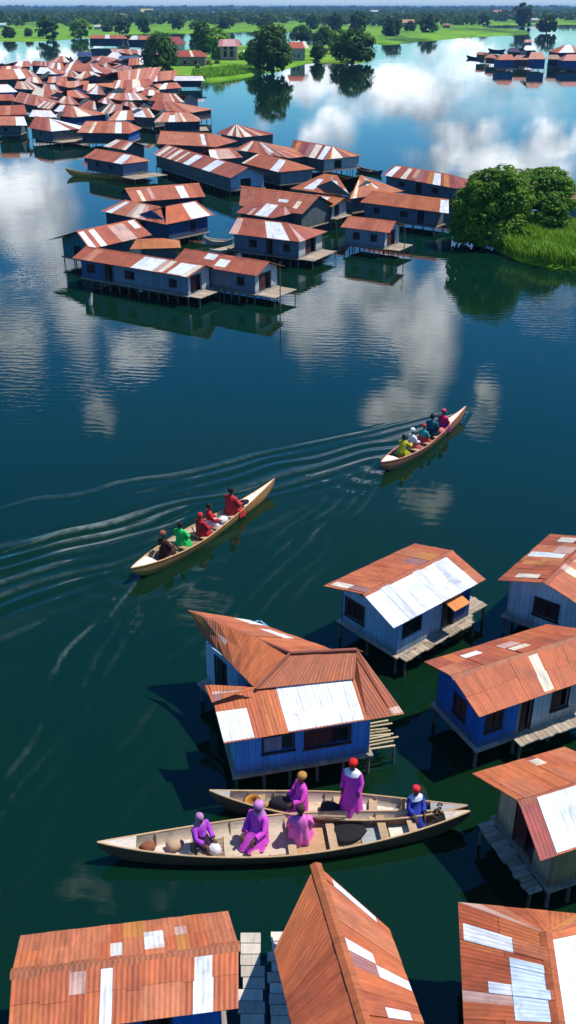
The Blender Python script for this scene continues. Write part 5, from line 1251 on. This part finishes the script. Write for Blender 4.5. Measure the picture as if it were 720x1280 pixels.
canoe((610, 62), (632, 63), 'dark canoe drawn up behind the hamlet roofs', hw=1.0, fb=.8, rise=.6, zt=.8, outside=(.015, .02, .05), inside=(.02, .02, .03), rail=(.03, .04, .08), ribs=0, thwarts=(.5,))
def jetty(x0, x1, y0, y1, label, seed):
    a, b, c = at(x0, y1, .6), at(x1, y1, .6), at(x0, y0, .6); u = (b - a); Wd = u.length; u /= Wd; v = (c - a); L = v.length; v /= L
    rr = random.Random(seed); mid = (a + b) / 2 + v * L / 2; r = empty('jetty', (mid.x, mid.y, 0), label, 'jetty', 'plank jetties beside the bottom left hut')
    m = MB(); planks(m, a, v, u, L, Wd, .6, .24, .04, (.56, .49, .40), gap=.02, rag=.1, rnd=rr); m.build('planking', M['wood'], r)
    for s in (.08, Wd - .08):
        m = MB(); q = a + u * s; m.box(tuple((q + v * L / 2).xy) + (.53,), (L, .07, .09), BROWN, (v, -u)); m.build('beam', M['wood'], r)
    pts = []
    for k in range(4):
        for s in (.1, Wd - .1): p = a + u * s + v * (.15 + (L - .3) * k / 3); pts.append((p.x, p.y))
    stilts(r, pts, .6, .045)
jetty(301, 330, 1166, 1300, 'pale plank jetty touching the bottom left rust hut', 1)
jetty(337, 363, 1165, 1300, 'pale plank jetty half shaded beside the pointed rust hut', 2)
m = MB(); m.tube([(0, 0, -.3), (.05, .02, .35), (.16, .05, .8)], [.10, .14, .03], (.60, .52, .38), 8); tag(m.build('broken_post', M['wood'], loc=at(113, 381, 0)), 'pale tilted stump poking out of the water before the frontmost hut', 'post')
def pole(px, py, h, label):
    p = at(px, py, 0); m = MB(); m.tube([(0, 0, -.6), (.02, 0, h * .5), (0, .02, h)], [.045, .04, .032], (.16, .13, .10), 6); tag(m.build('mooring_pole', M['wood'], loc=p), label, 'pole', 'mooring poles')
pole(350, 388, 3.2, 'thin mooring pole standing off the second long grey hut')
pole(504, 325, 2.6, 'thin mooring pole standing at the small grey hut with two windows')
# ------------------------------------------------------------------ trees one can tell apart
rt = random.Random(5)
def big_tree(px, py, wpx, hpx, mat, n, size, seed, blobs, label):
    p = at(px, py, 0); m = pxm(py); w, h = wpx / m, hpx / m; rnd = random.Random(seed)
    r = empty('tree', (p.x, p.y, .15), label, 'tree', 'trees on the green river bank')
    c = leaf_mesh('crown', mat, blobs, n, size, rnd); COL.objects.link(c); c.parent = r; c.scale = (w, w * .9, h)
    tb = MB()
    for k in range(4):
        a = k * 1.6 + rnd.random(); b = Vector((math.cos(a) * .10, math.sin(a) * .10, 0))
        tb.tube([b * 1.8 - Vector((0, 0, .1)), b + Vector((0, 0, .12)), b * 1.6 + Vector((0, 0, .3)), b * 2.6 + Vector((0, 0, .55))], [.02, .026, .02, .008], (.10, .075, .055), 7)
    t = tb.build('trunk', M['bark'], r, loc=(0, 0, 0)); t.scale = (w, w * .9, h)
big_tree(611, 307, 104, 95, 'leaf_bright', 26000, .025, 61, [(-.02, 0, .60, .32, .34, .34), (.14, -.05, .74, .24, .26, .24), (-.28, .02, .42, .20, .28, .30), (-.34, -.08, .22, .16, .25, .22), (.30, .05, .52, .20, .24, .26), (.0, -.18, .34, .34, .24, .26), (.1, .2, .5, .3, .25, .3), (.05, -.12, .16, .36, .3, .18), (-.2, .1, .12, .26, .3, .16), (-.15, -.1, .5, .25, .25, .3)], 'big bright green tree overhanging the water beside the white ended long roof')
big_tree(666, 293, 100, 80, 'leaf_bright', 20000, .027, 62, [(.0, 0, .62, .34, .34, .32), (.12, 0, .78, .22, .24, .20), (.32, .05, .52, .20, .26, .28), (-.28, 0, .60, .22, .26, .26), (0, -.15, .38, .36, .26, .24), (0, -.1, .16, .42, .32, .18)], 'second big green tree, right of the overhanging one on the river bank')
TL = 'trees on the green island'
for (x, y, w, h, k, lab) in [
    (201, 92, 44, 46, 'dark0', 'dense round dark tree between the village and the green island'),
    (254, 70, 38, 38, 'dark2', 'tall bushy tree right of the dark red roof on the island'),
    (274, 75, 34, 36, 'bright0', 'leafy tree beside the pink roofed house on the island'),
    (341, 92, 52, 56, 'dark0', 'largest dark tree standing at the right tip of the grassy island'),
    (317, 84, 26, 32, 'dark1', 'smaller dark tree tucked left of the largest island tree'),
    (440, 79, 54, 40, 'dark1', 'broad dark tree at the far right end of the island'),
    (397, 77, 24, 22, 'dark2', 'small tree at the water edge between the red roof and the broad dark tree'),
    (424, 64, 34, 24, 'bright0', 'tree behind the broad dark tree at the island end'),
    (376, 53, 26, 20, 'dark1', 'tree behind the orange red roof on the island'),
    (405, 58, 26, 22, 'dark0', 'dark tree behind the island middle channel'),
    (455, 60, 30, 20, 'bright1', 'low green bush at the back of the island right end')]:
    tree(x, y, w, h, k, lab, group=TL, z=.4)
for (x, y, w, h, k, lab) in [(259, 84, 15, 9, 'yellow0', 'yellow green shrub in front of the red roofed island house'), (247, 88, 9, 8, 'bright1', 'small round shrub on the island grass edge'), (271, 82, 10, 7, 'yellow0', 'pale shrub right of the yellow green one on the island'), (409, 70, 16, 11, 'yellow0', 'yellowish bush beside the broad dark island tree'), (284, 74, 20, 11, 'bright1', 'low bush hiding the foot of the pink roofed house'), (306, 77, 22, 12, 'bright1', 'green shrub mound left of the largest island tree'),
                          (706, 275, 30, 16, 'yellow0', 'yellow green bush at the right edge of the river bank')]:
    tree(x, y, w, h, k, lab, 'shrub', 'shrub', 'shrubs on the grass', z=.45)
SH = 'trees along the far shore'
for (x, y, w, h, k, lab) in [
    (12, 49, 18, 16, 'far2', 'leftmost small tree on the far shore'), (60, 49.5, 28, 25, 'far0', 'round tree on the far left shore, second from the left edge'), (101, 47, 32, 20, 'bright0', 'bright green tree on the far left shore before the orange sheds'),
    (36, 47, 12, 10, 'far1', 'small dark bush between the two leftmost shore trees'), (153, 43.5, 20, 19, 'far0', 'dark tree behind the first orange shed'), (180, 42.5, 18, 19, 'far1', 'dark tree behind the second orange shed'), (134, 41, 18, 12, 'far2', 'low tree behind the white roof dome'),
    (222, 38, 18, 17, 'far0', 'tree above the dark red island roof on the far shore'), (244, 38, 18, 12, 'bright1', 'low tree across the channel behind the island'), (283, 37, 26, 14, 'far1', 'broad tree across the channel behind the pink house'), (330, 34, 20, 11, 'far2', 'low broad tree on the far field left of centre'),
    (420, 41, 18, 22, 'far0', 'tall dark tree on far shore above the broad island tree'), (446, 44, 22, 26, 'far0', 'taller dark tree on the far shore, right neighbour of the first tall one'), (390, 38, 18, 18, 'far1', 'dark tree on far shore above the orange red island roof'),
    (490, 46.5, 27, 22, 'far1', 'broad dark tree on the shore right of the island'), (536, 42, 24, 22, 'far0', 'dark round tree on the far shore, centre right'), (512, 40, 14, 14, 'far2', 'small tree between the two dark round shore trees'),
    (604, 33, 18, 15, 'far0', 'dark tree on far meadow left of the tallest right tree'), (653, 34, 28, 27, 'far0', 'tallest dark tree at the right end of the meadow'), (683, 41.5, 25, 21, 'far1', 'round tree standing at the far meadow tip on the right'), (630, 27, 18, 13, 'far1', 'tree behind the far meadow beside the tallest right tree'), (572, 32, 16, 11, 'far2', 'low tree in the middle of the far meadow')]:
    tree(x, y, w, h, k, lab, group=SH, z=.7)
# tiny houses among the far trees
FH = [(122, 38, 8, OFFW, 'white'), (150, 26, 12, (.5, .33, .2), 'tan'), (158, 24, 8, CREAM, 'cream'), (184, 21, 14, (.55, .45, .2), 'yellowish'), (196, 25, 8, OFFW, 'white'), (206, 24, 7, CREAM, 'cream'), (242, 23, 8, OFFW, 'white'), (300, 28, 9, (.55, .3, .25), 'pink'), (267, 20, 7, OFFW, 'white'), (467, 20, 10, OFFW, 'white'), (500, 20, 8, (.5, .35, .2), 'tan'), (510, 35, 14, (.48, .25, .12), 'orange'), (564, 28, 8, CREAM, 'cream'), (558, 36, 8, (.3, .12, .1), 'brown'), (625, 24, 16, (.38, .14, .1), 'russet'), (642, 22, 8, OFFW, 'white'), (3, 36, 9, (.5, .56, .6), 'grey white'), (668, 29, 8, (.5, .42, .36), 'beige')]
ORD = ['first', 'second', 'third', 'fourth', 'fifth', 'sixth', 'seventh', 'eighth', 'ninth', 'tenth', 'eleventh', 'twelfth', 'thirteenth', 'fourteenth', 'fifteenth', 'sixteenth', 'seventeenth', 'eighteenth']
for i, (x, y, w, c, look) in enumerate(sorted(FH)):
    p = at(x, y, 0); m = pxm(y); Wd = w / m; r = empty('far_house', (p.x, p.y, .7), f'tiny {look} house among the far trees, {ORD[i]} from the left', 'house', 'tiny houses among the far trees')
    hh_ = Wd * .34; q = MB(); q.box((p.x, p.y + Wd * .3, .7 + hh_ * .5), (Wd, Wd * .6, hh_), tuple(v * .9 for v in c)); q.build('wall', M['wall'], r)
    q = MB(); z0, z1 = .7 + hh_ + .02, .7 + hh_ * 1.75; X0, X1, Y0, Y1 = p.x - Wd * .56, p.x + Wd * .56, p.y - Wd * .05, p.y + Wd * .65; Ym = (Y0 + Y1) / 2
    slope(q, (X0, Y0, z0), (X1, Y0, z0), (X1, Ym, z1), (X0, Ym, z1), Wd / 3, 1, (), [c], th=.2, gold=0); slope(q, (X1, Y1, z0), (X0, Y1, z0), (X0, Ym, z1), (X1, Ym, z1), Wd / 3, 1, (), [c], th=.2, gold=0)
    q.build('roof', M['roof'], r)
# ---- the far wood: one mass to the horizon
def far_wood():
    rnd = np.random.default_rng(12); mb = MB(); V = []; Fc = []; T = []
    def clump(x, y, w, h, k):
        for _ in range(k):
            a = rnd.random() * 6.283; e = math.asin(rnd.random()); r = .8 + .25 * rnd.random()
            o = Vector((math.cos(a) * math.cos(e), math.sin(a) * math.cos(e), math.sin(e)))
            c = Vector((x + o.x * w * .5 * r, y + o.y * w * .5 * r, .5 + h * .35 + o.z * h * .62 * r))
            nn = (o + Vector(rnd.normal(0, .4, 3))).normalized(); t1 = nn.orthogonal().normalized(); t2 = nn.cross(t1); s = .36 * max(w * .5, h * .5)
            b = len(V); V.extend([c - t1 * s, c - t2 * s * .8, c + t1 * s, c + t2 * s * .8]); Fc.append((b, b + 1, b + 2, b + 3)); T.append(rnd.random() ** 2)
    for _ in range(4300):
        u = rnd.random(); py = 9.2 + 26 * u ** 1.5; px = rnd.uniform(-60, 780)
        if py > 26 and rnd.random() < .55: continue
        if 28 < py and px > 590: continue
        if py > 33.5 and 180 < px < 400: continue
        p = at(px, py, 0); D = p.y; k = min(3.2, max(1, D / 1500))
        clump(p.x, p.y, rnd.uniform(9, 22) * k, rnd.uniform(6, 11.5) * (1 if D < 3000 else 1.1), 16 if D < 1500 else 11)
    # wider belt beyond the frame on both sides
    for _ in range(1500):
        D = rnd.uniform(700, 6000); sx_ = rnd.choice([-1, 1]); x = sx_ * D * rnd.uniform(.30, .9); k = D / 1300
        clump(x, D, rnd.uniform(14, 30) * max(1, k), rnd.uniform(7, 12), 10)
    # unbroken horizon belt
    for D in (4200, 5200, 6400):
        x = -3600
        while x < 3600:
            w = rnd.uniform(50, 110); clump(x, D + rnd.uniform(-200, 200), w, rnd.uniform(9, 14.5), 12); x += w * .42
    me = bpy.data.meshes.new('far_wood'); me.from_pydata([tuple(v) for v in V], [], Fc)
    ca = me.attributes.new('Col', 'FLOAT_COLOR', 'FACE'); arr = np.zeros((len(Fc), 4), np.float32); arr[:, 0] = T; arr[:, 3] = 1; ca.data.foreach_set('color', arr.ravel())
    me.materials.append(M['leaf_far']); o = bpy.data.objects.new('far_wood', me); COL.objects.link(o); tag(o, 'dark wooded belt stretching along the whole horizon', None, None, 'stuff')
far_wood()
# ---- tall grass of the river bank and the island edge
def grass(name, poly, n, h0, h1, seed, zb, mat='leaf_bright', w=.05):
    P = [at(*p) for p in poly]; rr = random.Random(seed); mb = MB()
    xs = [p.x for p in P]; ys = [p.y for p in P]
    def ins(x, y):
        c = False
        for i in range(len(P)):
            a, b = P[i], P[i - 1]
            if (a.y > y) != (b.y > y) and x < (b.x - a.x) * (y - a.y) / (b.y - a.y) + a.x: c = not c
        return c
    k = 0
    while k < n:
        x, y = rr.uniform(min(xs), max(xs)), rr.uniform(min(ys), max(ys))
        if not ins(x, y): continue
        k += 1; a = rr.random() * 6.28; lump = .55 + .45 * math.sin(x * 1.3 + seed) * math.sin(y * .8); h = rr.uniform(h0, h1) * (.6 + .6 * max(0, lump)); d = Vector((math.cos(a), math.sin(a), 0)); s = Vector((-d.y, d.x, 0)) * w * rr.uniform(.6, 1.4)
        b = Vector((x, y, zb - .05)); lean = rr.uniform(.15, .55) * h; t = b + d * lean * .35 + Vector((0, 0, h * .65)); e = b + d * lean + Vector((0, 0, h))
        mb.face([b - s, b + s, t + s * .9, t - s * .9], (rr.random() * .9, 0, 0)); mb.face([t - s * .9, t + s * .9, e], (rr.random(), 0, 0))
    o = mb.build(name, M[mat], loc=(0, 0, 0)); tag(o, None, None, None, 'stuff')
grass('tall_grass', [(628, 318), (645, 326), (668, 332.5), (700, 337.5), (745, 342), (760, 300), (740, 285), (690, 288), (650, 298), (630, 306)], 9000, .5, 1.25, 3, .4, w=.045)
grass('tall_grass', [(240, 99), (262, 100.5), (292, 97.5), (322, 92.5), (330, 89), (290, 86), (240, 92)], 2600, .5, 1.3, 4, .5, w=.22)
# ------------------------------------------------------------------ air
def haze(density=.00011):
    m = MB(); x, y0, y1, z0, z1 = 9000, -40, 12000, -1.2, 26
    m.hexa([(-x, y0, z0), (x, y0, z0), (x, y1, z0), (-x, y1, z0), (-x, y0, z1), (x, y0, z1), (x, y1, z1), (-x, y1, z1)])
    t = NT('haze_air'); v = t.n('ShaderNodeVolumePrincipled'); v.inputs['Color'].default_value = rgb(.28, .56, 1.0); v.inputs['Density'].default_value = density; v.inputs['Anisotropy'].default_value = 0
    t.l(v.outputs[0], t.out.inputs['Volume'])
    o = m.build('haze', t.m, loc=(0, 0, 0)); tag(o, None, None, None, 'stuff')
haze()
